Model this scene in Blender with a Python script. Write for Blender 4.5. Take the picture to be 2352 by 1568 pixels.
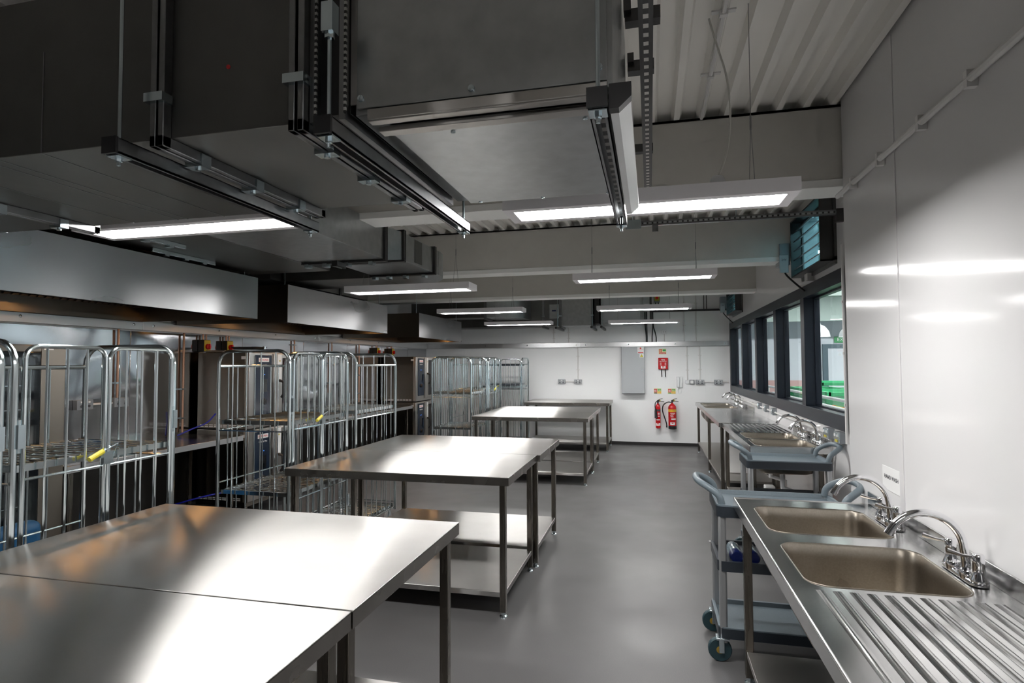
import bpy, bmesh, math, random
from mathutils import Vector, Matrix
random.seed(7)
for o in list(bpy.data.objects): bpy.data.objects.remove(o)
scn = bpy.context.scene
COL = scn.collection
PI = math.pi

# ---------------------------------------------------------------- camera
YAW, PIT, ROL, FPX, EYE = 0.236323, 0.038762, -0.00414, 1317.5, 1.63
cy, sy, cp, sp = math.cos(YAW), math.sin(YAW), math.cos(PIT), math.sin(PIT)
fw = Vector((-sy*cp, cy*cp, sp)); rt = Vector((cy, sy, 0)); up = rt.cross(fw)
cr, sr = math.cos(ROL), math.sin(ROL)
rt2 = cr*rt + sr*up; up2 = cr*up - sr*rt
cam = bpy.data.cameras.new('camera'); cam.lens = FPX*36/2352; cam.sensor_width = 36
cam.clip_start = 0.02; cam.clip_end = 200
camo = bpy.data.objects.new('camera', cam); COL.objects.link(camo)
camo.matrix_world = Matrix(((rt2.x, up2.x, -fw.x, 0), (rt2.y, up2.y, -fw.y, 0), (rt2.z, up2.z, -fw.z, EYE), (0, 0, 0, 1)))
scn.camera = camo
# ---------------------------------------------------------------- world, exposure
w = bpy.data.worlds.new('world'); scn.world = w; w.use_nodes = True
w.node_tree.nodes['Background'].inputs[0].default_value = (0.75, 0.85, 1, 1)
w.node_tree.nodes['Background'].inputs[1].default_value = 0.25
scn.view_settings.view_transform = 'Standard'; scn.view_settings.look = 'None'
scn.view_settings.exposure = 0.0; scn.view_settings.gamma = 1.0; scn.view_settings.use_curve_mapping = False
LAMP_E = 66.0          # kitchen panels
NEXT_E = 62.0          # strip lights of the hall beyond the windows
WARM_E = 48.0          # canopy lamps

# ---------------------------------------------------------------- materials
def mat(name, col, rough=0.5, metal=0.0, spec=0.5, emit=None, es=0.0, noise=None, bump=None, coat=0.0, trans=0.0, rvar=None, aniso=None):
    """noise=(scale xyz, amount) colour variation; bump=(scale xyz, strength, dist); rvar=(scale xyz, amount)"""
    m = bpy.data.materials.new(name); m.use_nodes = True
    nt = m.node_tree; b = nt.nodes['Principled BSDF']
    b.inputs['Base Color'].default_value = (*col, 1); b.inputs['Roughness'].default_value = rough
    b.inputs['Metallic'].default_value = metal; b.inputs['Specular IOR Level'].default_value = spec
    b.inputs['Coat Weight'].default_value = coat; b.inputs['Transmission Weight'].default_value = trans
    if emit: b.inputs['Emission Color'].default_value = (*emit, 1); b.inputs['Emission Strength'].default_value = es
    tc = nt.nodes.new('ShaderNodeTexCoord')
    def nz(scale, detail=3):
        mp = nt.nodes.new('ShaderNodeMapping'); mp.inputs['Scale'].default_value = scale
        n = nt.nodes.new('ShaderNodeTexNoise'); n.inputs['Scale'].default_value = 1; n.inputs['Detail'].default_value = detail
        nt.links.new(tc.outputs['Object'], mp.inputs[0]); nt.links.new(mp.outputs[0], n.inputs['Vector']); return n.outputs['Fac']
    if aniso:
        b.inputs['Anisotropic'].default_value = aniso[1]
        cx = nt.nodes.new('ShaderNodeCombineXYZ')
        for i in range(3): cx.inputs[i].default_value = aniso[0][i]
        vt = nt.nodes.new('ShaderNodeVectorTransform'); vt.vector_type = 'VECTOR'; vt.convert_from = 'OBJECT'; vt.convert_to = 'WORLD'
        nt.links.new(cx.outputs[0], vt.inputs[0]); nt.links.new(vt.outputs[0], b.inputs['Tangent'])
    if noise:
        r = nt.nodes.new('ShaderNodeMapRange'); r.inputs[1].default_value = .3; r.inputs[2].default_value = .7
        nt.links.new(nz(noise[0]), r.inputs[0])
        mx = nt.nodes.new('ShaderNodeMix'); mx.data_type = 'RGBA'
        a = noise[1]
        mx.inputs[6].default_value = (*[max(0, c*(1-a)) for c in col], 1); mx.inputs[7].default_value = (*[min(1, c*(1+a)) for c in col], 1)
        nt.links.new(r.outputs[0], mx.inputs[0]); nt.links.new(mx.outputs[2], b.inputs['Base Color'])
    if rvar:
        r = nt.nodes.new('ShaderNodeMapRange'); r.inputs[1].default_value = .3; r.inputs[2].default_value = .7
        r.inputs[3].default_value = max(0, rough-rvar[1]); r.inputs[4].default_value = rough+rvar[1]
        nt.links.new(nz(rvar[0]), r.inputs[0]); nt.links.new(r.outputs[0], b.inputs['Roughness'])
    if bump:
        bp = nt.nodes.new('ShaderNodeBump'); bp.inputs['Strength'].default_value = bump[1]; bp.inputs['Distance'].default_value = bump[2]
        nt.links.new(nz(bump[0], bump[3] if len(bump) > 3 else 3), bp.inputs['Height']); nt.links.new(bp.outputs[0], b.inputs['Normal'])
    return m
def striped(name, axis, period, duty, ca, cb, rough=.4):
    m = bpy.data.materials.new(name); m.use_nodes = True; nt = m.node_tree; b = nt.nodes['Principled BSDF']; b.inputs['Roughness'].default_value = rough
    tc = nt.nodes.new('ShaderNodeTexCoord'); sx = nt.nodes.new('ShaderNodeSeparateXYZ'); nt.links.new(tc.outputs['Object'], sx.inputs[0])
    last = None
    for ax, p, d in zip(axis, period, duty):
        f = nt.nodes.new('ShaderNodeMath'); f.operation = 'WRAP'; f.inputs[1].default_value = p; f.inputs[2].default_value = 0
        nt.links.new(sx.outputs[ax], f.inputs[0])
        l = nt.nodes.new('ShaderNodeMath'); l.operation = 'LESS_THAN'; l.inputs[1].default_value = p*d; nt.links.new(f.outputs[0], l.inputs[0])
        if last is None: last = l.outputs[0]
        else:
            q = nt.nodes.new('ShaderNodeMath'); q.operation = 'MULTIPLY'; nt.links.new(last, q.inputs[0]); nt.links.new(l.outputs[0], q.inputs[1]); last = q.outputs[0]
    mx = nt.nodes.new('ShaderNodeMix'); mx.data_type = 'RGBA'; mx.inputs[6].default_value = (*ca, 1); mx.inputs[7].default_value = (*cb, 1)
    nt.links.new(last, mx.inputs[0]); nt.links.new(mx.outputs[2], b.inputs['Base Color']); return m
M = {}
M['slotsy'] = striped('slotted_strip', (1,), (.05,), (.45,), (.03, .03, .03), (.55, .53, .5))
M['rivets'] = striped('riveted_strip', (2,), (.016,), (.5,), (.02, .02, .02), (.45, .45, .43))
M['holesz'] = striped('punched_plate', (0, 2), (.024, .020), (.35, .35), (.55, .57, .58), (.05, .05, .05))
M['holesx'] = striped('punched_angle', (0,), (.041,), (.35,), (.40, .41, .42), (.04, .04, .04))
M['wall'] = mat('white_wall_panel', (.73, .725, .73), .10, bump=((1.1, .8, 1.6), .10, .02, 1), spec=.5)
M['wallback'] = mat('white_wall_panel_back', (.88, .89, .90), .20, bump=((.7, .7, .7), .2, .02, 1))
M['joint'] = mat('white_joint_strip', (.70, .70, .71), .3)
M['paint'] = mat('cream_paint', (.53, .515, .48), .65, noise=((6, 6, 6), .03))
M['flangelit'] = mat('front_lit_flange', (.86, .86, .84), .5)  # beam flange whitened for the light falling on its front
M['deck'] = mat('deck_paint', (.84, .82, .78), .55, noise=((5, .6, 5), .04))
M['floor'] = mat('grey_vinyl', (.104, .102, .103), .40, noise=((420, 420, 420), .35), rvar=((1.2, 1.2, 1), .10), bump=((260, 260, 260), .06, .002), spec=.4)
M['black'] = mat('black_plastic', (.012, .012, .013), .45)
M['skirt'] = mat('black_skirting', (.02, .019, .02), .5)
M['steel'] = mat('brushed_steel', (.58, .56, .535), .36, 1, aniso=((0, 1, 0), .85), rvar=((1.5, 60, 60), .03), bump=((1.3, 1.3, 1.3), .10, .02, 1))
M['steeltop'] = mat('brushed_steel_top', (.50, .49, .475), .31, 1, aniso=((0, 1, 0), 1.0), rvar=((3, 3, 3), .015), noise=((3, 4, 3), .05), bump=((.9, 1.3, .8), .12, .02, 1))
M['shadesteel'] = mat('counter_shade_steel', (.07, .066, .062), .35, 1)  # shade below the worktops put into the colour
M['dullsteel'] = mat('satin_steel_edge', (.60, .61, .62), .42, 1)
M['counter'] = mat('worktop_steel', (.46, .43, .39), .22, 1, rvar=((4, 4, 4), .05))
M['rimreflect'] = mat('steel_edge_floor_reflection', (.36, .34, .315), .26, 1, rvar=((6, 6, 6), .04))  # table edge darkened for the dark floor it would mirror
M['steeledge'] = mat('brushed_steel_tube', (.22, .20, .175), .26, 1, rvar=((40, 40, 2), .07))
M['hood'] = mat('canopy_steel', (.38, .385, .39), .29, 1, aniso=((0, 0, 1), .95), noise=((1.2, 1.2, 1.2), .06), rvar=((1.5, 1.5, 3), .03), bump=((1.0, 1.0, 1.0), .10, .02, 1))
M['oven'] = mat('oven_steel', (.165, .15, .13), .34, 1, aniso=((0, 0, 1), .85), rvar=((2, 6, 6), .03))
M['splash'] = mat('polished_splashback', (.52, .53, .55), .09, 1, bump=((1.6, 1.3, 1.8), .42, .05, 1))
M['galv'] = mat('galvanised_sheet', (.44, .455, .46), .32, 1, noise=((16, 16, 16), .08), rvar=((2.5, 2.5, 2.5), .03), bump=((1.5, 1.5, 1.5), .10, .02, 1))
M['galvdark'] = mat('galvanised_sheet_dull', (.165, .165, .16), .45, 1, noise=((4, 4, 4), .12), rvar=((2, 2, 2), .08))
M['galvrail'] = mat('galvanised_rail', (.26, .265, .27), .32, 1, noise=((20, 20, 20), .1))
M['zinc'] = mat('bright_zinc', (.62, .71, .75), .22, 1)
M['zincwire'] = mat('zinc_plated_tube', (.70, .77, .79), .16, 1)
M['rail_dark'] = mat('dark_channel', (.10, .10, .10), .35, 1)
M['chrome'] = mat('chrome', (.82, .82, .84), .06, 1)
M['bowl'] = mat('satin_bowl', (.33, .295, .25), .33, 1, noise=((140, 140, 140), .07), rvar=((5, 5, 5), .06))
M['sinktop'] = mat('sink_steel', (.64, .64, .635), .20, 1, rvar=((3, 3, 3), .05), bump=((2, 2, 2), .05, .01, 1))
M['lampbody'] = mat('lamp_white', (.84, .82, .84), .5)
M['lampglow'] = mat('lamp_diffuser', (1, 1, 1), .5, emit=(1, .985, .965), es=LAMP_E)
M['nextglow'] = mat('strip_light', (1, 1, 1), .5, emit=(1, .99, .98), es=NEXT_E)
M['warm'] = mat('warm_bulb', (1, .8, .6), .5, emit=(1, .50, .17), es=WARM_E)
M['cable'] = mat('steel_wire', (.30, .30, .30), .4, .8)
M['cableblack'] = mat('black_cable', (.01, .01, .01), .5)
M['cablewhite'] = mat('white_cable', (.62, .61, .56), .5)
M['conduit'] = mat('white_conduit', (.70, .69, .68), .4)
M['copper'] = mat('painted_copper', (.52, .33, .24), .38, .6)
M['trunk'] = mat('steel_trunking', (.70, .71, .72), .30, 1, bump=((.8, .8, .8), .06, .02, 1))
M['navy'] = mat('dark_window_frame', (.010, .014, .022), .36, spec=.25)
M['glass'] = mat('window_glass', (.92, .98, .97), .0, trans=1.0)
M['glass'].node_tree.nodes['Principled BSDF'].inputs['IOR'].default_value = 1.08
M['ovenglass'] = mat('dark_oven_glass', (.006, .008, .010), .05, spec=.7)
M['ovenpanel'] = mat('navy_control_panel', (.010, .020, .040), .12)
M['cart'] = mat('grey_cart_plastic', (.135, .17, .195), .38, noise=((200, 200, 200), .08))
M['cartdark'] = mat('dark_cart_plastic', (.020, .026, .034), .42)
M['cartleg'] = mat('cart_aluminium', (.42, .43, .44), .38, .7)
M['teal'] = mat('teal_tyre', (.018, .045, .055), .45)
M['yellow'] = mat('yellow_plastic', (.50, .43, .03), .4)
M['hub'] = mat('ochre_hub', (.25, .16, .02), .5)
M['red'] = mat('red_enamel', (.50, .012, .016), .22)
M['redsign'] = mat('red_print', (.62, .03, .03), .4)
M['green'] = mat('green_print', (.03, .34, .10), .4)
M['amber'] = mat('amber_print', (.75, .42, .02), .4)
M['cream'] = mat('luminous_sign', (.78, .74, .40), .4)
M['white'] = mat('white_plastic', (.78, .79, .80), .35)
M['label'] = mat('white_label', (.80, .80, .80), .5)
M['ink'] = mat('dark_ink', (.05, .05, .06), .6)
M['cabinet'] = mat('grey_cabinet', (.40, .42, .44), .40)
M['sockgrey'] = mat('metalclad_grey', (.27, .29, .31), .32, .5)
M['blue'] = mat('blue_plastic', (.004, .010, .075), .3)
M['bluetube'] = mat('blue_hose', (.006, .010, .30), .35)
M['bluesheet'] = mat('blue_liner', (.006, .075, .18), .5)
M['bottle'] = mat('bottle_plastic', (.42, .53, .60), .12, trans=.5)
M['led'] = mat('blue_led', (.05, .2, 1), .4, emit=(.05, .25, 1), es=2)
M['greencrate'] = mat('green_painted_mesh', (.03, .33, .13), .5)
M['greenpale'] = mat('pale_green_panel', (.30, .52, .42), .5)
M['pink'] = mat('pink_band', (.62, .40, .38), .5)
M['nextwall'] = mat('pale_hall_wall', (.72, .76, .82), .6)
M['nextceil'] = mat('green_grey_hall_ceiling', (.42, .50, .47), .6)
M['doorframe'] = mat('slate_door_frame', (.10, .15, .18), .5)
M['pendant'] = mat('pendant_shade', (.62, .65, .67), .35)
M['teallouvre'] = mat('teal_lit_glass', (.20, .46, .54), .05, trans=1.0)
M['teallouvre'].node_tree.nodes['Principled BSDF'].inputs['IOR'].default_value = 1.08
M['orange'] = mat('orange_print', (.75, .18, .01), .4)
M['brown'] = mat('patterned_pack', (.22, .13, .06), .6, noise=((30, 30, 30), .9))
M['lint'] = mat('white_fleck', (.8, .8, .8), .6)

# ---------------------------------------------------------------- mesh helpers
class G:
    def __init__(s): s.bm = bmesh.new()
    def box(s, x0, x1, y0, y1, z0, z1, rot=None, c=None):
        v = [s.bm.verts.new(Vector((x, y, z))) for z in (z0, z1) for y in (y0, y1) for x in (x0, x1)]
        if rot is not None:
            cc = Vector(c) if c is not None else Vector(((x0+x1)/2, (y0+y1)/2, (z0+z1)/2))
            for q in v: q.co = cc + rot @ (q.co-cc)
        for f in ((0, 2, 3, 1), (4, 5, 7, 6), (0, 1, 5, 4), (2, 6, 7, 3), (0, 4, 6, 2), (1, 3, 7, 5)): s.bm.faces.new([v[i] for i in f])
        return s
    def tube(s, pts, r, n=8, closed=False, cap=True):
        P = [Vector(p) for p in pts]; N = len(P)
        tang = []
        for i in range(N):
            a = P[(i-1) % N] if (closed or i > 0) else P[i]; b = P[(i+1) % N] if (closed or i < N-1) else P[i]
            tang.append((b-a).normalized())
        t = tang[0]; u = t.orthogonal().normalized()
        rings = []
        for i in range(N):
            t = tang[i]; u = (u - t*u.dot(t)); u = u.normalized() if u.length > 1e-6 else t.orthogonal().normalized()
            v = t.cross(u)
            rr = r[i] if isinstance(r, (list, tuple)) else r
            rings.append([s.bm.verts.new(P[i] + rr*(math.cos(2*PI*k/n)*u + math.sin(2*PI*k/n)*v)) for k in range(n)])
        for i in range(N if closed else N-1):
            A, B = rings[i], rings[(i+1) % N]
            for k in range(n): s.bm.faces.new((A[k], A[(k+1) % n], B[(k+1) % n], B[k]))
        if cap and not closed:
            s.bm.faces.new(rings[0][::-1]); s.bm.faces.new(rings[-1])
        return s
    def cyl(s, p0, p1, r, n=16, r2=None):
        return s.tube([p0, p1], [r, r if r2 is None else r2], n)
    def lathe(s, prof, c, n=24, ax='z'):
        C = Vector(c)
        def pt(r, h, a):
            q = (r*math.cos(a), r*math.sin(a), h)
            return C + Vector(q if ax == 'z' else ((h, q[0], q[1]) if ax == 'x' else (q[1], h, q[0])))
        R = [[s.bm.verts.new(pt(max(r, 1e-4), h, 2*PI*k/n)) for k in range(n)] for r, h in prof]
        for A, B in zip(R, R[1:]):
            for k in range(n): s.bm.faces.new((A[k], A[(k+1) % n], B[(k+1) % n], B[k]))
        s.bm.faces.new(R[0][::-1]); s.bm.faces.new(R[-1]); return s
    def prism(s, poly, ax, a0, a1):
        def pt(p, a): return Vector((a, p[0], p[1]) if ax == 'x' else ((p[0], a, p[1]) if ax == 'y' else (p[0], p[1], a)))
        A = [s.bm.verts.new(pt(p, a0)) for p in poly]; B = [s.bm.verts.new(pt(p, a1)) for p in poly]
        n = len(poly)
        for k in range(n): s.bm.faces.new((A[k], A[(k+1) % n], B[(k+1) % n], B[k]))
        s.bm.faces.new(A[::-1]); s.bm.faces.new(B); return s
    def loops(s, Ls, cap0=False, cap1=True):
        R = [[s.bm.verts.new(Vector(p)) for p in L] for L in Ls]
        for A, B in zip(R, R[1:]):
            n = len(A)
            for k in range(n): s.bm.faces.new((A[k], A[(k+1) % n], B[(k+1) % n], B[k]))
        if cap0: s.bm.faces.new(R[0][::-1])
        if cap1: s.bm.faces.new(R[-1])
        return s
    def build(s, name, m, parent=None, bevel=0, smooth=True, ang=35, segs=2):
        bmesh.ops.recalc_face_normals(s.bm, faces=s.bm.faces[:])
        me = bpy.data.meshes.new(name)
        off = wloc(parent) if parent else Vector((0, 0, 0))
        if off.length: bmesh.ops.translate(s.bm, vec=-off, verts=s.bm.verts[:])
        s.bm.to_mesh(me); s.bm.free()
        me.materials.append(M[m] if isinstance(m, str) else m)
        if smooth:
            for p in me.polygons: p.use_smooth = True
            me.set_sharp_from_angle(angle=math.radians(ang))
        o = bpy.data.objects.new(name, me); COL.objects.link(o)
        if parent: o.parent = parent
        if bevel:
            b = o.modifiers.new('bevel', 'BEVEL'); b.width = bevel; b.segments = segs; b.limit_method = 'ANGLE'; b.angle_limit = math.radians(40)
        return o
def wloc(o):
    v = Vector((0, 0, 0))
    while o: v = v + o.location; o = o.parent
    return v
def tag(o, label, cat, group=None):
    o['label'] = label; o['category'] = cat
    if group: o['group'] = group
    return o
def thing(name, label, cat, loc=(0, 0, 0), rz=0, group=None):
    o = bpy.data.objects.new(name, None); o.empty_display_size = .1; COL.objects.link(o)
    o.location = loc; o.rotation_euler = (0, 0, rz)
    return tag(o, label, cat, group)
def struct(o, label=None):
    o['kind'] = 'structure'
    if label: o['label'] = label
    return o
KIDS = {}
def kids(o): return [c for c in bpy.data.objects if c.parent == o]
def dup(root, loc, label, rz=0, group=None):
    def cp(o, par):
        c = o.copy(); COL.objects.link(c)
        if par: c.parent = par
        for k in kids(o): cp(k, c)
        return c
    r = cp(root, None); r.location = loc; r.rotation_euler = (0, 0, rz); r['label'] = label
    if group: r['group'] = group
    return r
def text(s, size, m, parent, mw, name='lettering', ext=.0006, align='CENTER'):
    c = bpy.data.curves.new(name, 'FONT'); c.body = s; c.size = size; c.extrude = ext; c.align_x = align; c.align_y = 'CENTER'; c.resolution_u = 3
    t = bpy.data.objects.new(name, c); COL.objects.link(t)
    dg = bpy.context.evaluated_depsgraph_get(); me = bpy.data.meshes.new_from_object(t.evaluated_get(dg))
    bpy.data.objects.remove(t)
    me.transform(mw); me.transform(Matrix.Translation(-wloc(parent)))
    me.materials.clear(); me.materials.append(M[m])
    o = bpy.data.objects.new(name, me); COL.objects.link(o); o.parent = parent; return o
def on_back(x, z, y):   # text facing -Y
    return Matrix.Translation((x, y, z)) @ Matrix.Rotation(PI/2, 4, 'X')
def on_px(x, y, z):     # text facing +X
    return Matrix.Translation((x, y, z)) @ Matrix.Rotation(PI/2, 4, 'Z') @ Matrix.Rotation(PI/2, 4, 'X')
def on_nx(x, y, z):     # text facing -X
    return Matrix.Translation((x, y, z)) @ Matrix.Rotation(-PI/2, 4, 'Z') @ Matrix.Rotation(PI/2, 4, 'X')
def hoop(fixed, a0, a1, z0, z1, r, axis, n=5):
    """inverted U in the plane axis=fixed"""
    pts = [(a0, z0)]
    for k in range(n+1):
        t = PI - k*PI/2/n; pts.append((a0+r+r*math.cos(t), z1-r+r*math.sin(t)))
    for k in range(n+1):
        t = PI/2 - k*PI/2/n; pts.append((a1-r+r*math.cos(t), z1-r+r*math.sin(t)))
    pts.append((a1, z0))
    return [((a, fixed, z) if axis == 'y' else (fixed, a, z)) for a, z in pts]
def rrect(x0, x1, y0, y1, r, z, n=6):
    out = []
    for cx, cy_, a0 in ((x1-r, y1-r, 0), (x0+r, y1-r, PI/2), (x0+r, y0+r, PI), (x1-r, y0+r, 1.5*PI)):
        for k in range(n+1):
            t = a0+k*PI/2/n; out.append((cx+r*math.cos(t), cy_+r*math.sin(t), z))
    return out

# ================================================================ ROOM
YB, XL, XW, XN, YN, ZD, YF = 11.8, -4.78, 1.5, 1.1, 3.65, 3.14, -3.6
struct(G().box(XL-.2, XW+.2, YF-.2, YB+.2, -.1, 0).build('floor', 'floor'), 'grey speckled vinyl floor')
g = G().box(XL-.2, XW+.02, YB, YB+.2, 0, 3.4)
for x in (-3.9, -2.63, -1.37, -.13, 1.06): g.box(x-.018, x+.018, YB-.003, YB, .07, 3.2)
struct(g.build('wall_back', 'wallback'), 'white panelled back wall')
struct(G().box(XL-.2, XL, YF, YB, 0, 3.4).build('wall_left', 'wallback'))
struct(G().box(XL-.2, XW+.4, YF-.2, YF, 0, 3.4).build('wall_front', 'cabinet'))
WZ0, WZ1, WY0, WY1 = 1.08, 2.385, 4.86, 11.70
WT = .135
g = G().box(XW, XW+WT, YN, YB, 0, WZ0).box(XW, XW+WT, YN, 5.19, WZ1, 3.4).box(XW, XW+WT, 5.19, 6.20, WZ1, 2.47).box(XW, XW+WT, 5.19, 6.20, 3.03, 3.4).box(XW, XW+WT, 6.20, 10.1, WZ1, 3.4).box(XW, XW+WT, 10.1, 11.2, WZ1, 2.50).box(XW, XW+WT, 10.1, 11.2, 2.95, 3.4).box(XW, XW+WT, 11.2, YB, WZ1, 3.4).box(XW, XW+WT, YN, WY0, WZ0, WZ1).box(XW, XW+WT, WY1, YB, WZ0, WZ1)
struct(g.build('wall_right', 'wall'), 'white wall with the row of windows')
g = G().box(XN, XW+WT, YF, YN, 0, 3.4)
for y in (2.95, 1.72, .5): g.box(XN-.004, XN, y-.022, y+.022, .95, 3.14)
struct(g.build('wall_right_front', 'wall'), 'glossy white panelled wall behind the near sink')
g = G().box(-.76, .87, YB-.012, YB, 0, .062).box(XL, -.76, YB-.012, YB, 0, .062).box(.87, XW, YB-.012, YB, 0, .062)
struct(g.build('baseboard_back', 'skirt'))
struct(G().box(XW-.012, XW, YN, YB-.02, 0, .062).build('baseboard_right', 'skirt'))
# profiled deck: ribs along Y
g = G(); pitch = .1475; x0 = .105-.045-40*pitch; prof = []
k = 0
while x0 + k*pitch < XW+.2:
    a = x0+k*pitch
    prof += [(a-.012, ZD), (a+.004, ZD+.055), (a+.086, ZD+.055), (a+.102, ZD)]; k += 1
A = [g.bm.verts.new((x, YF-.2, z)) for x, z in prof]; B = [g.bm.verts.new((x, YB+.2, z)) for x, z in prof]
for i in range(len(prof)-1): g.bm.faces.new((A[i], A[i+1], B[i+1], B[i]))
g2 = g; g2.box(XL-.2, XW+.2, YF-.2, YB+.2, ZD+.12, ZD+.2)
ceil = struct(g2.build('ceiling', 'deck', smooth=False), 'cream profiled metal roof deck')
# beams (channel sections)
for i, (y, y2) in enumerate(((3.66, 3.90), (6.24, 6.48), (8.83, 9.07), (1.0-2.6, 1.24-2.6))):
    xr = XN+.4 if i else XW
    if i == 3: xr = XN
    bmo = struct(G().box(XL, xr, y, y+.02, 2.70, ZD).box(XL, xr, y, y2, ZD-.016, ZD).build('trim_%d' % (i+1), 'paint'), 'cream painted steel ceiling beam')
    G().box(XL, xr, y-.006, y2, 2.652, 2.699).build('bottom_flange', 'flangelit', bmo, bevel=.003)

# windows: one deep dark frame, five panes
fr = G()
fr.box(XW-.015, XW+WT, WY0, WY1, WZ0, WZ0+.125).box(XW-.015, XW+WT, WY0, WY1, WZ1-.115, WZ1)
YM = [(WY0, WY0+.10), (6.19, 6.33), (7.50, 7.64), (8.82, 8.96), (10.12, 10.26), (11.56, WY1)]
for a, b in YM: fr.box(XW-.015, XW+WT, a, b, WZ0+.125, WZ1-.115)
for (a, b), (c, d) in zip(YM, YM[1:]):
    q = .016
    for bx in ((b, c, WZ0+.125, WZ0+.125+q), (b, c, WZ1-.115-q, WZ1-.115)): fr.box(XW+WT-.06, XW+WT-.005, *bx)
    fr.box(XW+WT-.06, XW+WT-.005, b, b+q, WZ0+.125, WZ1-.115).box(XW+WT-.06, XW+WT-.005, c-q, c, WZ0+.125, WZ1-.115)
win = struct(fr.build('window_1', 'navy', bevel=.003), 'long dark framed interior window of five panes')
for (a, b), (c, d) in zip(YM, YM[1:]):
    G().box(XW+WT-.030, XW+WT-.024, b+.02, c-.02, WZ0+.14, WZ1-.13).build('pane', 'glass', win)

# ================================================================ HALL BEYOND THE WINDOWS
NX0, NX1, NY0, NY1, NZ = XW+WT+.001, 9.0, 1.0, 16.2, 3.3
struct(G().box(NX0, NX1, NY0, NY1, -.1, 0).build('floor_next_room', 'floor'))
struct(G().box(NX0, NX1, NY0, NY1, NZ, NZ+.1).build('ceiling_next_room', 'nextceil'))
g = G().box(NX0, NX1, NY1, NY1+.1, 0, NZ)
struct(g.build('wall_next_back', 'nextwall'))
struct(G().box(NX1, NX1+.1, NY0, NY1, 0, NZ).build('wall_next_right', 'nextwall'))
struct(G().box(NX0, NX1, NY0-.1, NY0, 0, NZ).build('wall_next_front', 'nextwall'))
struct(G().box(NX0, NX1, NY1-.012, NY1, .75, 1.17).build('trim_11', 'pink'), 'pink band along the hall wall')
d = struct(G().box(4.30, 4.42, NY1-.06, NY1, 0, 2.1).box(5.40, 5.52, NY1-.06, NY1, 0, 2.1).box(4.42, 5.40, NY1-.06, NY1, 1.99, 2.1).build('door_1', 'doorframe'), 'slate framed white door in the hall')
G().box(4.42, 5.40, NY1-.04, NY1-.012, 0, 1.99).build('door_leaf', 'nextwall', d)
e = thing('exit_sign', 'green exit sign over the door seen through the window', 'sign', (4.76, NY1-.03, 2.18))
G().box(4.58, 4.95, NY1-.04, NY1-.002, 2.13, 2.29).build('plate', 'green', e)
text('EXIT', .12, 'white', e, on_back(4.765, 2.21, NY1-.042))
for i, (y, nm) in enumerate(((9.2, 'bright strip light across the hall ceiling nearest the kitchen windows'), (13.0, 'bright strip light across the hall ceiling near the exit door'), (5.0, 'bright strip light across the hall ceiling at the hidden near end'))):
    t = thing('strip_light', nm, 'light', (4.5, y, NZ-.1), group='strip lights in the hall')
    G().box(1.9, 8.6, y-.14, y+.14, NZ-.05, NZ-.002).build('housing', 'lampbody', t)
    G().box(1.95, 8.55, y-.12, y+.12, NZ-.056, NZ-.051).build('diffuser', 'nextglow', t)
struct(G().box(NX0, NX1, 10.6, 10.8, 2.75, NZ).box(NX0, NX1, 15.0, 15.2, 2.62, NZ).build('trim_12', 'nextceil'))
for x, y, z, nm in ((2.66, 10.3, 2.05, 'white dome pendant seen through the fourth window pane'), (3.74, 12.2, 2.12, 'white dome pendant beside the green exit sign')):
    t = thing('dome_pendant', nm, 'light', (x, y, z), group='dome pendants in the hall')
    G().lathe([(.02, .30), (.05, .28), (.06, .20), (.12, .17), (.18, .09), (.20, 0), (.19, .0), (.17, .09), (.11, .15), (.04, .18)], (x, y, z), 20).build('shade', 'pendant', t)
    G().lathe([(.0, .03), (.05, .02), (.07, .06), (.04, .12), (0, .13)], (x, y, z), 12).build('bulb', 'nextglow', t)
    G().cyl((x, y, z+.29), (x, y, NZ), .008, 6).build('rod', 'cable', t)
# green crates and rails in the hall
def crate(x0, x1, y0, y1, h, label):
    t = thing('mesh_container', label, 'container', ((x0+x1)/2, (y0+y1)/2, 0), group='green containers in the hall')
    g = G()
    for x in (x0, x1):
        for y in (y0, y1): g.box(x-.03, x+.03, y-.03, y+.03, 0, h)
    for z in (.12, h-.03):
        g.box(x0, x1, y0-.03, y0+.03, z-.03, z+.03).box(x0, x1, y1-.03, y1+.03, z-.03, z+.03).box(x0-.03, x0+.03, y0, y1, z-.03, z+.03).box(x1-.03, x1+.03, y0, y1, z-.03, z+.03)
    g.build('frame', 'greencrate', t)
    g = G(); n = int((h-.2)/.06)
    for k in range(n): g.box(x0, x1, y0-.006, y0+.006, .14+k*.06, .165+k*.06).box(x0-.006, x0+.006, y0, y1, .14+k*.06, .165+k*.06)
    g.build('side_slats', 'greencrate', t)
    G().box(x0+.01, x1-.01, y0+.03, y0+.05, .14, h-.10).box(x0+.03, x0+.05, y0+.02, y1-.02, .14, h-.1).build('side_panel', 'greenpale', t)
crate(2.5, 3.1, 8.0, 9.2, 1.10, 'green slatted container nearest the last window pane')
crate(2.62, 3.3, 9.6, 10.8, 1.18, 'green slatted container seen through the fourth pane')
crate(2.7, 3.4, 11.3, 12.3, 1.16, 'green slatted container seen through the third pane')
crate(3.4, 4.4, 12.9, 14.2, 1.22, 'green slatted container in front of the hall door')
for i, (x, y0, y1, z, nm) in enumerate(((2.30, 6.6, 12.6, 1.16, 'white upper handrail in the hall along the windows'), (2.42, 6.6, 12.6, 1.02, 'white lower handrail in the hall along the windows'))):
    t = thing('handrail', nm, 'rail', (x, y0, 0), group='handrails in the hall')
    G().tube([(x, y0, z), (x, y1, z)], .022, 10).build('bar', 'white', t)
    for y in (y0+.2, (y0+y1)/2, y1-.2): G().tube([(x, y, 0), (x, y, z)], .018, 8).build('post', 'white', t)
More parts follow.
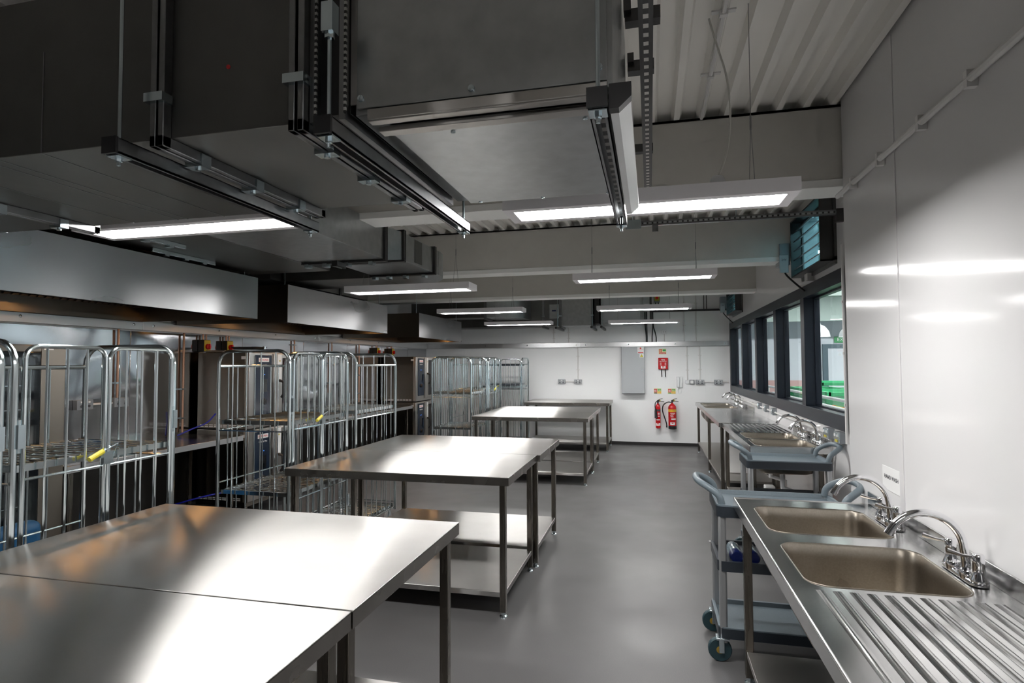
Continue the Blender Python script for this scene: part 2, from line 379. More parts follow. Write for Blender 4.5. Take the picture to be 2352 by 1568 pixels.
t = thing('hall_notice', 'red and yellow notice on a green container in the hall', 'sign', (2.6, 9.55, .9))
G().box(2.66, 2.98, 9.555, 9.565, .86, 1.06).build('plate', 'orange', t); G().box(2.70, 2.80, 9.550, 9.554, .9, 1.02).build('symbol', 'yellow', t)

# ================================================================ LAMPS
def lamp(label, x0, x1, y0, z, fx=True):
    W_ = .24; H_ = .057
    t = thing('pendant_panel_light', label, 'ceiling light', ((x0+x1)/2, y0+W_/2, z), group='linear panel lights')
    g = G(); m = .042
    g.box(x0, x1, y0, y0+m, z, z+H_).box(x0, x1, y0+W_-m, y0+W_, z, z+H_).box(x0, x0+m, y0+m, y0+W_-m, z, z+H_).box(x1-m, x1, y0+m, y0+W_-m, z, z+H_).box(x0+m, x1-m, y0+m, y0+W_-m, z+.012, z+H_)
    g.build('housing', 'lampbody', t, smooth=False)
    G().box(x0+m, x1-m, y0+m, y0+W_-m, z+.006, z+.010).build('diffuser', 'lampglow', t, smooth=False)
    for xs in (x0+.16, x1-.16):
        yc = y0+W_/2
        g = G().tube([(xs, yc-.07, z+H_), (xs, yc, 2.62), (xs, yc, ZD)], .0016, 5).tube([(xs, yc+.07, z+H_), (xs, yc, 2.62)], .0016, 5)
        g.tube([(xs, yc, 2.60), (xs, yc, 2.66)], .005, 6)
        g.build('suspension_wire', 'cable', t)
    return t
LR = [(-.62, .58, 2.405, 2.298), (-.652, .548, 4.97, 2.357), (-.677, .523, 7.54, 2.327), (-.703, .497, 10.06, 2.322)]
LL = [(-2.871, -1.671, 2.302, 2.317), (-2.722, -1.522, 4.73, 2.289), (-2.829, -1.629, 7.36, 2.323), (-2.849, -1.649, 9.73, 2.312)]
lrn = ['white linear light above the near aisle beside the large galvanised box', 'white linear light second along the right row below the second beam', 'white linear light third along the right row', 'white linear light at the far end of the right row']
lln = ['white linear light hanging under the dark duct over the near left trolleys', 'white linear light second along the left row below the curved duct', 'white linear light third along the left row', 'white linear light at the far end of the left row']
for (x0, x1, y, z), nm in zip(LR, lrn): t = lamp(nm, x0, x1, y, z); 
for (x0, x1, y, z), nm in zip(LL, lln): lamp(nm, x0, x1, y, z)
lamp('white linear light behind the viewer on the right', -.62, .58, -.55, 2.40)
# power feed on the first right lamp
t = thing('lamp_cable', 'white flex looping from the roof deck to the first right light', 'cable', (.3, 2.53, 2.36))
pts = [(.27, 2.60, 2.72+.42), (.30, 2.58, 3.0), (.335, 2.55, 2.85), (.345, 2.54, 2.70), (.335, 2.53, 2.56), (.31, 2.52, 2.46), (.285, 2.52, 2.41)]
def smooth_path(p, it=2):
    p = [Vector(q) for q in p]
    for _ in range(it):
        q = [p[0]]
        for a, b in zip(p, p[1:]): q += [a*.75+b*.25, a*.25+b*.75]
        p = q+[p[-1]]
    return p
G().tube(smooth_path(pts), .0045, 7).build('flex', 'cablewhite', t)
G().lathe([(.0, 0), (.03, 0), (.03, .04), (.022, .055), (.0, .055)], (.285, 2.52, 2.357), 14).build('rose', 'white', t)
G().tube(smooth_path([(.27, 2.52, 2.362), (.22, 2.5, 2.368), (.1, 2.47, 2.372), (.04, 2.44, 2.375), (0, 2.45, 2.36)]), .0045, 7).build('tail', 'cablewhite', t)

# ================================================================ PREP TABLES
def table(label, x0, x1, y0, y1, top=.9, shelf=True):
    t = thing('prep_table', label, 'table', ((x0+x1)/2, (y0+y1)/2, 0), group='stainless prep tables')
    G().box(x0, x1, y0, y1, top-.005, top).build('tabletop', 'steeltop', t, bevel=.002)
    G().box(x0+.0005, x1-.0005, y0+.0005, y1-.0005, top-.055, top-.0055).build('rim', 'rimreflect', t)
    if shelf: G().box(x0+.035, x1-.035, y0+.035, y1-.035, .125, .160).build('undershelf', 'steeltop', t, bevel=.003)
    for sx in (x0+.03, x1-.07):
        for sy_ in (y0+.03, y1-.07):
            l = G().box(sx, sx+.04, sy_, sy_+.04, .03, top-.055).build('leg', 'steeledge', t, bevel=.003)
            G().lathe([(.014, .035), (.014, .012), (.024, .006), (.026, 0)], (sx+.02, sy_+.02, 0), 14).build('foot', 'zinc', l)
    return t
table('nearest stainless prep table at the lower left edge of the room', -2.50, -.87, .60, 1.567)
table('stainless prep table butted behind the nearest one', -2.50, -.868, 1.573, 2.548)
table('stainless prep table with shiny undershelf standing in mid aisle, front of its pair', -2.525, -.893, 3.60, 4.542)
table('stainless prep table forming the rear half of the mid aisle pair', -2.515, -.868, 4.548, 5.55)
table('front stainless prep table of the third pair towards the back wall', -2.44, -.816, 7.70, 8.672)
table('rear stainless prep table of the third pair towards the back wall', -2.45, -.814, 8.678, 9.67)
table('stainless prep table standing against the back wall', -2.35, -.738, 10.70, 11.72)

# ================================================================ ROLL CAGES
def cage(extra_shelf=True):
    t = thing('roll_cage', '', 'trolley', (0, 0, 0), group='wire roll cages')
    hx, hy, R_ = .31, .415, .0135
    for s in (-1, 1):
        g = G().tube(hoop(s*hy, -hx, hx, .12, 1.735, .10, 'y'), R_, 10)
        for z in (.20, 1.13): g.tube([(-hx, s*hy, z), (hx, s*hy, z)], .006, 6)
        for k in range(4):
            x = -hx + (k+1)*2*hx/5; g.tube([(x, s*hy, .13), (x, s*hy, 1.735)], .0052, 6)
        g.tube([(-hx, s*hy, .13), (hx, s*hy, .13)], .009, 8)
        g.build('end_frame', 'zincwire', t)
    g = G().tube([(-hx, -hy, 1.62), (-hx, hy, 1.62)], .0115, 8)
    for z in (.15, .73, 1.13): g.tube([(-hx, -hy, z), (-hx, hy, z)], .006, 6)
    for k in range(7):
        y = -hy+(k+1)*2*hy/8; g.tube([(-hx, y, .14), (-hx, y, 1.62)], .0052, 6)
    g.build('rear_panel', 'zincwire', t)
    for s in (-1, 1):
        a0, a1 = (.012, hy-.03) if s > 0 else (-hy+.03, -.012)
        g = G().tube(hoop(hx+.012, a0, a1, .17, 1.715, .055, 'x'), .0105, 10)
        for z in (.18, .62, 1.145): g.tube([(hx+.012, a0, z), (hx+.012, a1, z)], .0065, 6)
        for k in range(3):
            y = a0+(k+1)*(a1-a0)/4; g.tube([(hx+.012, y, .18), (hx+.012, y, 1.715)], .0052, 6)
        gate = g.build('half_gate', 'zincwire', t)
        for z in (.45, 1.33):
            yh = s*(hy-.012); G().box(hx-.002, hx+.03, yh-.014, yh+.014, z-.05, z+.05).tube([(hx+.012, yh, z-.07), (hx+.012, yh, z+.07)], .007, 8).build('hinge', 'zinc', gate)
    def shelf(z, nm):
        g = G()
        for y in (-hy+.02, hy-.045): g.box(-hx+.015, hx-.015, y, y+.025, z-.030, z)
        for x in (-hx+.015, hx-.04): g.box(x, x+.025, -hy+.02, hy-.02, z-.030, z)
        for k in range(15):
            y = -hy+.05+k*(2*hy-.10)/14; g.tube([(-hx+.02, y, z+.002), (hx-.02, y, z+.002)], .0035, 5)
        for x in (-.14, 0, .14): g.tube([(x, -hy+.02, z-.006), (x, hy-.02, z-.006)], .0045, 5)
        g.build(nm, 'zincwire', t)
    shelf(.185, 'base_deck'); shelf(1.205, 'shelf')
    if extra_shelf: shelf(.675, 'shelf')
    for x in (-hx+.05, hx-.05):
        for y in (-hy+.06, hy-.06):
            c = G().box(x-.022, x-.017, y-.02, y+.02, .05, .15).box(x+.017, x+.022, y-.02, y+.02, .05, .15).box(x-.025, x+.025, y-.03, y+.03, .148, .156).build('caster', 'zinc', t)
            G().lathe([(.02, -.014), (.055, -.014), (.06, -.008), (.06, .008), (.055, .014), (.02, .014)], (x, y, .06), 18, 'x').build('wheel', 'white', c)
    l = G().tube([(hx+.03, -.10, 1.185), (hx+.03, -.03, 1.215)], .0125, 10).build('latch_grip', 'yellow', t)
    G().tube([(hx+.03, -.03, 1.215), (hx+.035, .045, 1.245), (hx+.02, .03, 1.18)], .004, 6).box(hx+.012, hx+.03, -.025, .025, 1.15, 1.21).build('latch_hook', 'zinc', l)
    return t
CX = -2.923
c0 = cage(); c1 = cage(False)
c0.location = (CX, 4.19, 0); c0['label'] = 'zinc wire roll cage with three shelves behind the middle prep tables'
c1.location = (CX, 2.285, 0); c1['label'] = 'zinc wire roll cage with yellow latch beside the nearest tables'
dup(c1, (CX, 1.40, 0), 'zinc wire roll cage cut by the left picture edge')
dup(c1, (CX, 5.18, 0), 'zinc wire roll cage turned backwards right behind the three shelf one', PI)
dup(c0, (CX, 8.64, 0), 'zinc wire roll cage turned backwards to the left of the third table pair', PI)
dup(c1, (CX, 9.54, 0), 'zinc wire roll cage with yellow latch, second from the back wall')
for z, nm in ((1.60, 'dark board laid high in the roll cage nearest the back wall'), (1.228, 'dark board on the shelf of the roll cage nearest the back wall')):
    q = G().box(-3.13, -2.44, 10.72, 11.15, z-.012, z+.022).build('shelf_board', 'cartdark', bevel=.004); tag(q, nm, 'board', 'dark boards in the far roll cage')
dup(c0, (-2.785, 10.93, 0), 'zinc wire roll cage standing crossways nearest the back wall', -PI/2)

# ================================================================ LEFT WALL
g = G()
ys = [-1.0, 1.0, 3.22, 4.42, 5.95, 7.2, 8.4, 9.6, 10.8, YB-.01]
for a, b in zip(ys, ys[1:]): g.box(XL+.002, XL+.008, a+.003, b-.003, .86, 1.955)
sp = tag(g.build('steel_splashback', 'splash', bevel=.002), 'polished wavy steel splashback sheets along the left wall', 'wall cladding')
tag(G().box(XL+.002, XL+.008, -1, YB-.02, .002, .857).build('counter_shade_panel', 'shadesteel'), 'dark panel on the left wall standing in for the shade below the worktops', 'wall cladding')  # added dark sheet in place of the shadow under the worktops
def trunking(name, label, along, a0, a1, fixed, z0, z1, depth, joints, screws):
    t = thing(name, label, 'trunking', ((fixed, a0, z0) if along == 'y' else (a0, fixed, z0)), group='steel cable trunking')
    segs = [a0]+joints+[a1]; 
    for a, b in zip(segs, segs[1:]):
        g = G()
        if along == 'y': g.box(fixed, fixed+depth, a+.001, b-.001, z0, z1)
        else: g.box(a+.001, b-.001, fixed-depth, fixed, z0, z1)
        g.build('cover', 'trunk', t, bevel=.003)
    for s in screws:
        zc = (z0+z1)/2
        if along == 'y': G().lathe([(.012, 0), (.012, .004), (.006, .007)], (fixed+depth, s, zc), 10, 'x').build('screw', 'zinc', t)
        else: G().lathe([(.006, -.007), (.012, -.004), (.012, 0)], (s, fixed-depth, zc), 10, 'y').build('screw', 'zinc', t)
    return t
trunking('cable_trunking', 'steel trunking running along the left wall under the canopies', 'y', -1, YB-.08, XL+.008, 1.965, 2.062, .055, [4.50, 7.5], [3.4, 4.40, 4.62, 5.5, 6.5, 7.4, 8.4, 9.4])
trunking('cable_trunking', 'steel trunking running across the back wall', 'x', XL+.07, XW-.005, YB-.004, 1.962, 2.055, .06, [-1.38], [-3.4, -2.5, -1.47, -1.28, -.42, .48, 1.40])
# copper pipes
pd = [(4.27, 1.32, 'brown pipe dropping to the double socket on the steel splashback'), (5.03, .93, 'brown pipe dropping beside the first oven stack'), (6.95, 1.45, 'brown pipe dropping behind the three shelf roll cage'), (8.75, 1.0, 'brown pipe dropping behind the second oven stack'), (7.9, 1.2, 'grey pipe dropping midway between the two oven stacks')]
for y, z, nm in pd:
    t = thing('drop_pipe', nm, 'pipe', (XL+.035, y, z), group='service drops on the left wall')
    G().tube([(XL+.035, y, z), (XL+.035, y, 1.965)], .011, 10).build('tube', 'copper', t)
    for k in range(2):
        zc = z+.15+k*.3; G().box(XL+.008, XL+.05, y-.03, y+.03, zc-.008, zc+.008).build('clip', 'zinc', t)
def socket_left(y, label):
    t = thing('double_socket', label, 'socket', (XL+.03, y, 1.29), group='grey double sockets on the splashback')
    G().box(XL+.009, XL+.055, y-.075, y+.075, 1.25, 1.335).build('back_box', 'sockgrey', t, bevel=.004)
    for s in (-.035, .035):
        G().box(XL+.055, XL+.059, y+s-.008, y+s+.008, 1.308, 1.322).build('switch', 'label', t)
        G().lathe([(.012, 0), (.012, .002)], (XL+.055, y+s, 1.28), 10, 'x').build('outlet', 'ink', t)
socket_left(3.95, 'grey double socket on the splashback seen through the near roll cage left gate')
socket_left(4.30, 'grey double socket on the splashback seen through the near roll cage right gate')
t = thing('socket_link', 'short conduit joining the two splashback sockets', 'conduit', (XL+.03, 4.1, 1.29))
G().tube([(XL+.03, 4.026, 1.29), (XL+.03, 4.224, 1.29)], .009, 8).build('tube', 'conduit', t)
def isolator(y, z, label):
    t = thing('isolator_switch', label, 'switch', (XL+.05, y, z), group='rotary isolators')
    G().box(XL+.009, XL+.085, y-.05, y+.05, z-.065, z+.065).build('enclosure', 'black', t, bevel=.005)
    G().box(XL+.085, XL+.088, y-.045, y+.045, z-.06, z+.06).build('face_plate', 'yellow', t)
    G().lathe([(.032, 0), (.030, .025), (.0, .025)], (XL+.088, y, z-.01), 18, 'x').box(XL+.088, XL+.125, y-.01, y+.01, z-.04, z+.02).build('knob', 'red', t, bevel=.002)
    for s in (-.022, .022): G().tube([(XL+.05, y+s, z+.065), (XL+.05, y+s, 1.965)], .009, 8).build('gland_pipe', 'copper', t)
isolator(5.30, 1.84, 'red rotary isolator left of two above the first oven stack')
isolator(5.65, 1.84, 'red rotary isolator right of two above the first oven stack')
isolator(9.35, 1.86, 'red rotary isolator left of two above the second oven stack')
isolator(9.95, 1.86, 'red rotary isolator right of two above the second oven stack')
# ---- canopies
def canopy(y0, y1, label, z0=2.04, z1=2.41, xf=-3.415):
    t = thing('extractor_canopy', label, 'extractor hood', ((XL+xf)/2, (y0+y1)/2, z0), group='steel extractor canopies')
    xb = XL+.075
    G().box(xf-.004, xf, y0, y1, z0, z1).build('front_panel', 'hood', t, bevel=.0015)
    for y in (y0, y1-.004): G().box(xb, xf-.005, y, y+.004, z0, z1).build('side_panel', 'oven', t)
    G().box(xb, xf-.005, y0+.005, y1-.005, z1-.006, z1).box(xb, xb+.004, y0+.005, y1-.005, z0, z1-.008).build('top_panel', 'oven', t)
    for ga, gb, gl in ((xf-.05, xf-.008, xf-.05), (xb+.006, xb+.05, xb+.046)): G().box(ga, gb, y0+.005, y1-.005, z0, z0+.004).box(gl, gl+.004, y0+.005, y1-.005, z0+.0045, z0+.04).build('gutter', 'oven', t)
    fl = G(); xm = (xb+xf)/2
    n = int((y1-y0-.2)/.06)
    xa = xb+.12
    fl.prism([(xa, z0+.12), (xa+.015, z0+.12), (xa+.40, z1-.03), (xa+.385, z1-.03)], 'y', y0+.03, y1-.03)
    for k in range(n):
        y = y0+.1+k*.06; fl.prism([(xa+.015, z0+.115), (xa+.03, z0+.115), (xa+.415, z1-.04), (xa+.40, z1-.04)], 'y', y, y+.03)
    fl.build('filter_bank', 'oven', t, smooth=False)
    nl = max(1, round((y1-y0)/1.3))
    for k in range(nl):
        y = y0+(k+.5)*(y1-y0)/nl
        l = G().lathe([(.09, .0), (.08, -.03), (.06, -.03)], (xf-.50, y, z1-.01), 18).build('lamp_ring', 'zinc', t)
        G().lathe([(.075, -.032), (.055, -.050), (.02, -.058)], (xf-.50, y, z1-.01), 18).build('lamp_lens', 'warm', l)
    return t
canopy(-.6, 4.45, 'long brushed steel extractor canopy over the near left equipment')
canopy(4.89, 7.06, 'brushed steel extractor canopy second along the left wall')
canopy(8.15, 10.16, 'short brushed steel extractor canopy furthest along the left wall')
for i, (y, x) in enumerate(((4.38, -3.5), (4.96, -3.5), (6.98, -3.5), (8.24, -3.5), (10.1, -3.5))):
    t = G().tube([(x, y, 2.41), (x, y, ZD)], .005, 6).build('threaded_rod', 'zinc')
    tag(t, ['thin threaded rod at the far end of the long canopy', 'thin threaded rod at the near corner of the second canopy', 'thin threaded rod at the far end of the second canopy', 'thin threaded rod at the near corner of the third canopy', 'thin threaded rod at the far end of the third canopy'][i], 'rod', 'canopy hanger rods')
# ---- worktops
def counter(y0, y1, label, xf=-4.115):
    t = thing('steel_worktop', label, 'counter', ((XL+xf)/2, (y0+y1)/2, 0), group='wall worktops')
    G().box(XL+.01, xf, y0, y1, .845, .9).build('worktop', 'counter', t, bevel=.004)
    G().box(xf, xf+.003, y0, y1, .847, .897).build('front_edge', 'dullsteel', t)
    for y in (y0+.06, y1-.10):
        for x in (XL+.06, xf-.10): G().box(x, x+.04, y, y+.04, 0, .845).build('leg', 'steeledge', t)
    G().box(XL+.06, xf-.06, y0+.06, y1-.06, .15, .18).build('undershelf', 'shadesteel', t)  # undershelf coloured dark for the shade beneath the worktop
    return t
counter(3.31, 5.16, 'steel worktop between the glass oven and the first oven stack')
counter(6.14, 9.52, 'long steel worktop between the two combi oven stacks')
counter(-.4, 2.30, 'steel worktop at the near end of the left wall')
# ---- ovens
def oven(y0, y1, z0, z1, label, stand=False, big=False, xf=-4.085):
    t = thing('combi_oven', label, 'oven', ((XL+xf)/2, (y0+y1)/2, z0), group='combi ovens')
    G().box(XL+.06, xf-.05, y0, y1, z0, z1).build('body', 'oven', t, bevel=.006)
    if big:
        G().box(xf-.05, xf, y1-.17, y1, z0+.005, z1-.005).box(xf-.05, xf, y0, y1-.17, z1-.05, z1-.005).box(xf-.05, xf, y0, y1-.17, z0+.005, z0+.06).build('door_frame', 'oven', t, bevel=.003)
        d_ = G().box(xf-.045, xf+.006, y0+.01, y1-.175, z0+.062, z1-.052).build('door', 'ovenglass', t, bevel=.004)
        for k in range(3): G().box(xf+.0065, xf+.008, y0+.25, y1-.28, z0+.18+k*.16, z0+.185+k*.16).build('rack_line', 'zinc', d_)
        G().box(xf, xf+.003, y1-.155, y1-.09, z1-.035, z1-.015).build('badge', 'label', t)
        return t
    G().box(xf-.05, xf, y0, y1, z0+.005, z1-.005).build('front_frame', 'steel', t, bevel=.004)
    p = G().box(xf, xf+.012, y0+.085, y0+.355, z0+.10, z1-.03).build('control_panel', 'ovenpanel', t, bevel=.006)
    h = z1-z0
    G().box(xf+.0125, xf+.0145, y0+.135, y0+.305, z1-.105, z1-.060).build('maker_plate', 'label', p)
    text('RATIONAL', .031, 'redsign', p, on_px(xf+.0148, y0+.220, z1-.083), 'maker_lettering')
    text('iCombi Pro', .029, 'label', p, on_px(xf+.0128, y0+.220, z1-.140), 'model_lettering')
    for s in (.18, .235): G().box(xf+.0125, xf+.0140, y0+s-.004, y0+s+.004, z1-.245, z1-.237).build('indicator', 'led', p)
    G().box(xf+.0125, xf+.0135, y0+.16, y0+.28, z1-.43, z1-.29).build('display', 'ovenglass', p)
    G().lathe([(.032, 0), (.028, .022), (.0, .022)], (xf+.0125, y0+.22, z1-.53), 18, 'x').build('dial', 'black', p)
    d_ = G().box(xf, xf+.03, y0+.37, y1-.01, z0+.05, z1-.015).build('door', 'steel', t, bevel=.004)
    G().box(xf+.03, xf+.034, y0+.52, y1-.06, z0+.10, z1-.06).build('door_glass', 'ovenglass', d_)
    G().box(xf+.031, xf+.034, y0+.43, y0+.50, z1-.30, z1-.02).build('door_strip', 'label', d_)
    G().box(xf+.034, xf+.0355, y0+.455, y0+.475, z1-.10, z1-.085).build('warning_mark', 'yellow', d_)
    G().tube([(xf+.03, y0+.465, z1-.31), (xf+.085, y0+.465, z1-.33), (xf+.09, y0+.465, z1-.46), (xf+.06, y0+.465, z1-.50)], .016, 8).build('handle', 'black', d_)
    g = G()
    for k in range(9): g.box(XL+.10+k*.058, XL+.145+k*.058, y0-.003, y0+.001, z0+.018, z0+.026).box(XL+.10+k*.058, XL+.145+k*.058, y0-.003, y0+.001, z0+.036, z0+.044)
    g.build('vent_slots', 'label', t)
    G().box(XL+.60, XL+.655, y0-.002, y0, z1-.075, z1-.045).build('rating_plate', 'label', t)
    return t
def ovenstand(y0, y1, label, xf=-4.10):
    t = thing('oven_stand', label, 'stand', ((XL+xf)/2, (y0+y1)/2, 0), group='oven stands')
    for x in (XL+.08, xf-.08):
        for y in (y0+.03, y1-.07): G().box(x, x+.04, y, y+.04, 0, .155).build('leg', 'steeledge', t)
    G().box(XL+.06, xf, y0, y1, .155, .195).build('deck', 'oven', t)
for y0, nm in ((5.20, 'first'), (9.60, 'second')):
    ovenstand(y0, y0+.86, 'low steel stand under the %s oven stack' % nm)
    oven(y0, y0+.86, .195, .945, 'lower combi oven of the %s stack with navy control panel' % nm)
    oven(y0, y0+.86, .955, 1.765, 'upper combi oven of the %s stack with navy control panel' % nm)
ovenstand(2.36, 3.26, 'low steel stand under the glass fronted ovens by the near roll cage')
oven(2.36, 3.26, .195, .985, 'lower dark glass fronted oven at the near end of the left wall', big=True)
oven(2.36, 3.26, .995, 1.775, 'upper dark glass fronted oven at the near end of the left wall', big=True)
tag(G().box(-4.03, -3.90, 2.55, 3.0, 0, .62).build('waste_sack', 'bluesheet', bevel=.05, segs=4), 'blue sack standing in front of the lower glass oven', 'bag')
t = thing('oven_flue', 'dark angled flue cap on top of the first oven stack', 'flue', (-4.31, 5.45, 1.765))
G().prism([(-4.40, 1.80), (-4.16, 1.80), (-4.13, 1.825), (-4.44, 1.825)], 'y', 5.35, 5.55).box(-4.35, -4.2, 5.4, 5.5, 1.765, 1.80).build('cap', 'black', t)
G().cyl((-4.09, 5.45, 1.765), (-4.09, 5.45, 1.83), .018, 12).build('stub', 'zinc', t)
t = G().box(-4.70, -4.45, 5.28, 5.42, 1.766, 1.79).build('metal_tray', 'steel', bevel=.006); tag(t, 'small steel dish lying on top of the first oven stack', 'dish')
t = G().tube(smooth_path([(-4.70, 4.92, .912), (-4.60, 5.03, .98), (-4.52, 5.12, 1.02), (-4.46, 5.17, 1.12)]), .008, 8).build('blue_hose', 'bluetube'); tag(t, 'short blue hose curling up beside the first oven stack', 'hose', 'blue hoses')
t = G().tube(smooth_path([(-4.60, 4.6, .25), (-4.30, 4.75, .34), (-4.16, 4.95, .36), (-4.12, 5.12, .33)]), .008, 8).build('blue_hose', 'bluetube'); tag(t, 'blue hose hanging in the dark under the near worktop', 'hose', 'blue hoses')

# ================================================================ DUCTWORK
def rod(name, x, y, z0, label, z1=ZD, r=.005, par=None):
    o = G().tube([(x, y, z0), (x, y, z1)], r, 8).build('hanger_rod', 'zinc', par); return o
# main duct along X
t = thing('ventilation_duct', 'large dark galvanised duct crossing overhead from the left wall', 'duct', (-2.8, 1.65, 2.25))
ZA, ZAT, YA0, YA1 = 2.25, 2.715, 1.285, 2.025
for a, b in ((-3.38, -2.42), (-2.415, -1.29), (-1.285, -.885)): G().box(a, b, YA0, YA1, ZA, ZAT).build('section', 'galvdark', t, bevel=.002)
G().lathe([(.0, -.002), (.006, -.002), (.006, 0)], (-1.085, YA0-.0005, 2.425), 10, 'y').build('red_dot', 'redsign', t)
def flange(x, par):
    f = G()
    for dx in (-.022, .004):
        f.box(x+dx, x+dx+.018, YA0-.028, YA0, ZA-.03, ZAT+.03).box(x+dx, x+dx+.018, YA1, YA1+.028, ZA-.03, ZAT+.03).box(x+dx, x+dx+.018, YA0-.028, YA1+.028, ZA-.03, ZA).box(x+dx, x+dx+.018, YA0-.028, YA1+.028, ZAT, ZAT+.03)
    f = f.build('flange', 'galvrail', par, bevel=.002)
    for q in (.12, .36, .60): G().box(x-.03, x+.03, YA0+q-.018, YA0+q+.018, ZA-.042, ZA-.006).cyl((x, YA0+q, ZA-.05), (x, YA0+q, ZA-.03), .009, 8).build('clamp', 'zinc', f)
    for q in (.10,): G().box(x-.03, x+.03, YA0-.042, YA0-.006, ZA+q-.012, ZA+q+.012).build('clamp', 'zinc', f)
for x in (-1.287, -2.417): flange(x, t)
flange(-.862, t)
for x in (-1.72, -1.95, -2.18): G().box(x-.002, x+.002, YA0-.0015, YA1, ZA-.0015, ZA+.3).build('crease', 'galvrail', t)
for x in (-1.9, -2.9): G().box(x-.002, x+.002, YA0, YA1, ZA-.0015, ZA).build('crease', 'galvrail', t)
fx = thing('flexible_connector', 'black flexible duct collar between the duct and the galvanised box', 'duct connector', (-.79, 1.65, 2.25))
G().box(-.838, -.735, YA0+.02, YA1+.05, ZA+.02, ZAT-.02).build('sleeve', 'black', fx)
for x in (-.838, -.755):
    cl = G().box(x, x+.018, YA0-.004, YA1+.07, ZA-.004, ZAT).build('collar', 'galvrail', fx)
    G().box(x+.016, x+.022, YA0-.010, YA0-.004, ZA+.01, ZAT-.01).build('rivet_row', 'rivets', cl)
# box unit
u = thing('fan_box_unit', 'large galvanised fan box hanging overhead beside the first light', 'fan unit', (-.41, 1.7, 2.25))
AX0, AX1, AY0, AY1 = -.722, -.075, 1.30, 2.10
G().box(AX0, AX1, AY0+.006, AY1, 2.262, 2.80).build('casing', 'galv', u, bevel=.002)
G().box(AX0+.008, AX1-.012, AY0-.004, AY0+.005, 2.275, 2.80).build('front_panel', 'galv', u, bevel=.0015)
G().box(AX0+.035, AX1-.012, AY0, AY0+.006, 2.247, 2.274).box(AX0+.035, AX1-.012, AY0+.004, AY0+.03, 2.243, 2.250).build('bottom_lip', 'steel', u, bevel=.0015)
G().box(AX0+.06, AX1-.02, AY0+.075, AY1-.015, 2.246, 2.261).build('base_panel', 'galv', u, bevel=.0015)
G().box(AX0+.045, AX1-.012, AY0+.045, AY0+.078, 2.232, 2.246).build('bottom_angle', 'steel', u, bevel=.0015)
G().box(AX0-.012, AX0+.022, AY0+.002, AY0+.006, 2.29, 2.80).build('edge_strip', 'steel', u)
for x, z in ((AX0+.02, 2.30), (-.41, 2.292), (AX1-.03, 2.305)): G().lathe([(.002, -.006), (.008, -.005), (.009, 0)], (x, AY0-.004, z), 12, 'y').build('screw', 'zinc', u)
for x, y in ((-.5, AY0+.12), (-.15, AY0+.12), (-.62, AY1-.03), (-.38, AY1-.03), (-.14, AY1-.03)): G().lathe([(.007, 0), (.006, -.004), (.002, -.005)], (x, y, 2.246), 10).build('screw', 'zinc', u)
def channel(x, y0, y1, z1, label, rods, slot=True):
    t = thing('support_channel', label, 'support rail', (x, y0, z1), group='duct support channels')
    w_, h_ = .0205, .041
    G().box(x-w_, x-w_+.003, y0+.002, y1, z1-h_, z1).box(x+w_-.003, x+w_, y0+.002, y1, z1-h_, z1).box(x-w_, x+w_, y0+.002, y1, z1-.003, z1).box(x-w_, x-w_+.009, y0+.002, y1, z1-h_, z1-h_+.006).box(x+w_-.009, x+w_, y0+.002, y1, z1-h_, z1-h_+.006).build('rail', 'galvrail', t)
    if slot:
        G().box(x-.006, x+.006, y0+.02, y1-.01, z1-.0045, z1-.0028).build('slot_row', 'slotsy', t)
    G().box(x-w_-.002, x+w_+.002, y0-.006, y0+.002, z1-h_-.001, z1+.001).build('end_cap', 'black', t)
    for y in rods:
        r_ = rod('r', x, y, z1-h_-.025, '', par=t)
        G().box(x-.02, x+.02, y-.02, y+.02, z1-h_-.005, z1-h_).cyl((x, y, z1-h_-.014), (x, y, z1-h_-.005), .009, 6).build('nut_plate', 'zinc', r_)
    return t
channel(-1.345, 1.175, 2.10, 2.217, 'dark support channel under the left duct section', (1.20, 2.07), False)
channel(-.742, 1.19, 2.26, 2.215, 'dark support channel under the left edge of the fan box', (1.215, 2.235))
channel(-.103, 1.21, 2.31, 2.216, 'slotted support channel under the right edge of the fan box', (1.235, 2.285))
t = thing('capped_rail', 'galvanised rail whitened for a reflection, with black end cap beside the fan box', 'rail', (-.055, 1.25, 2.23))
G().prism([(-.078, 2.182), (-.060, 2.182), (-.034, 2.205), (-.034, 2.232), (-.078, 2.232)], 'y', 1.262, 2.15).build('rail', 'white', t)  # white colour stands in for the bright reflection on galvanised steel
G().prism([(-.080, 2.180), (-.059, 2.180), (-.032, 2.204), (-.032, 2.235), (-.080, 2.235)], 'y', 1.235, 1.262).build('end_cap', 'black', t)
t = thing('rod_coupler', 'zinc coupler box on the hanger rod left of the fan box', 'bracket', (-.742, 1.215, 2.43))
G().box(-.757, -.727, 1.20, 1.230, 2.428, 2.50).build('bracket', 'zinc', t)
G().cyl((-.742, 1.215, 2.415), (-.742, 1.215, 2.428), .012, 6).build('nut', 'zinc', t)
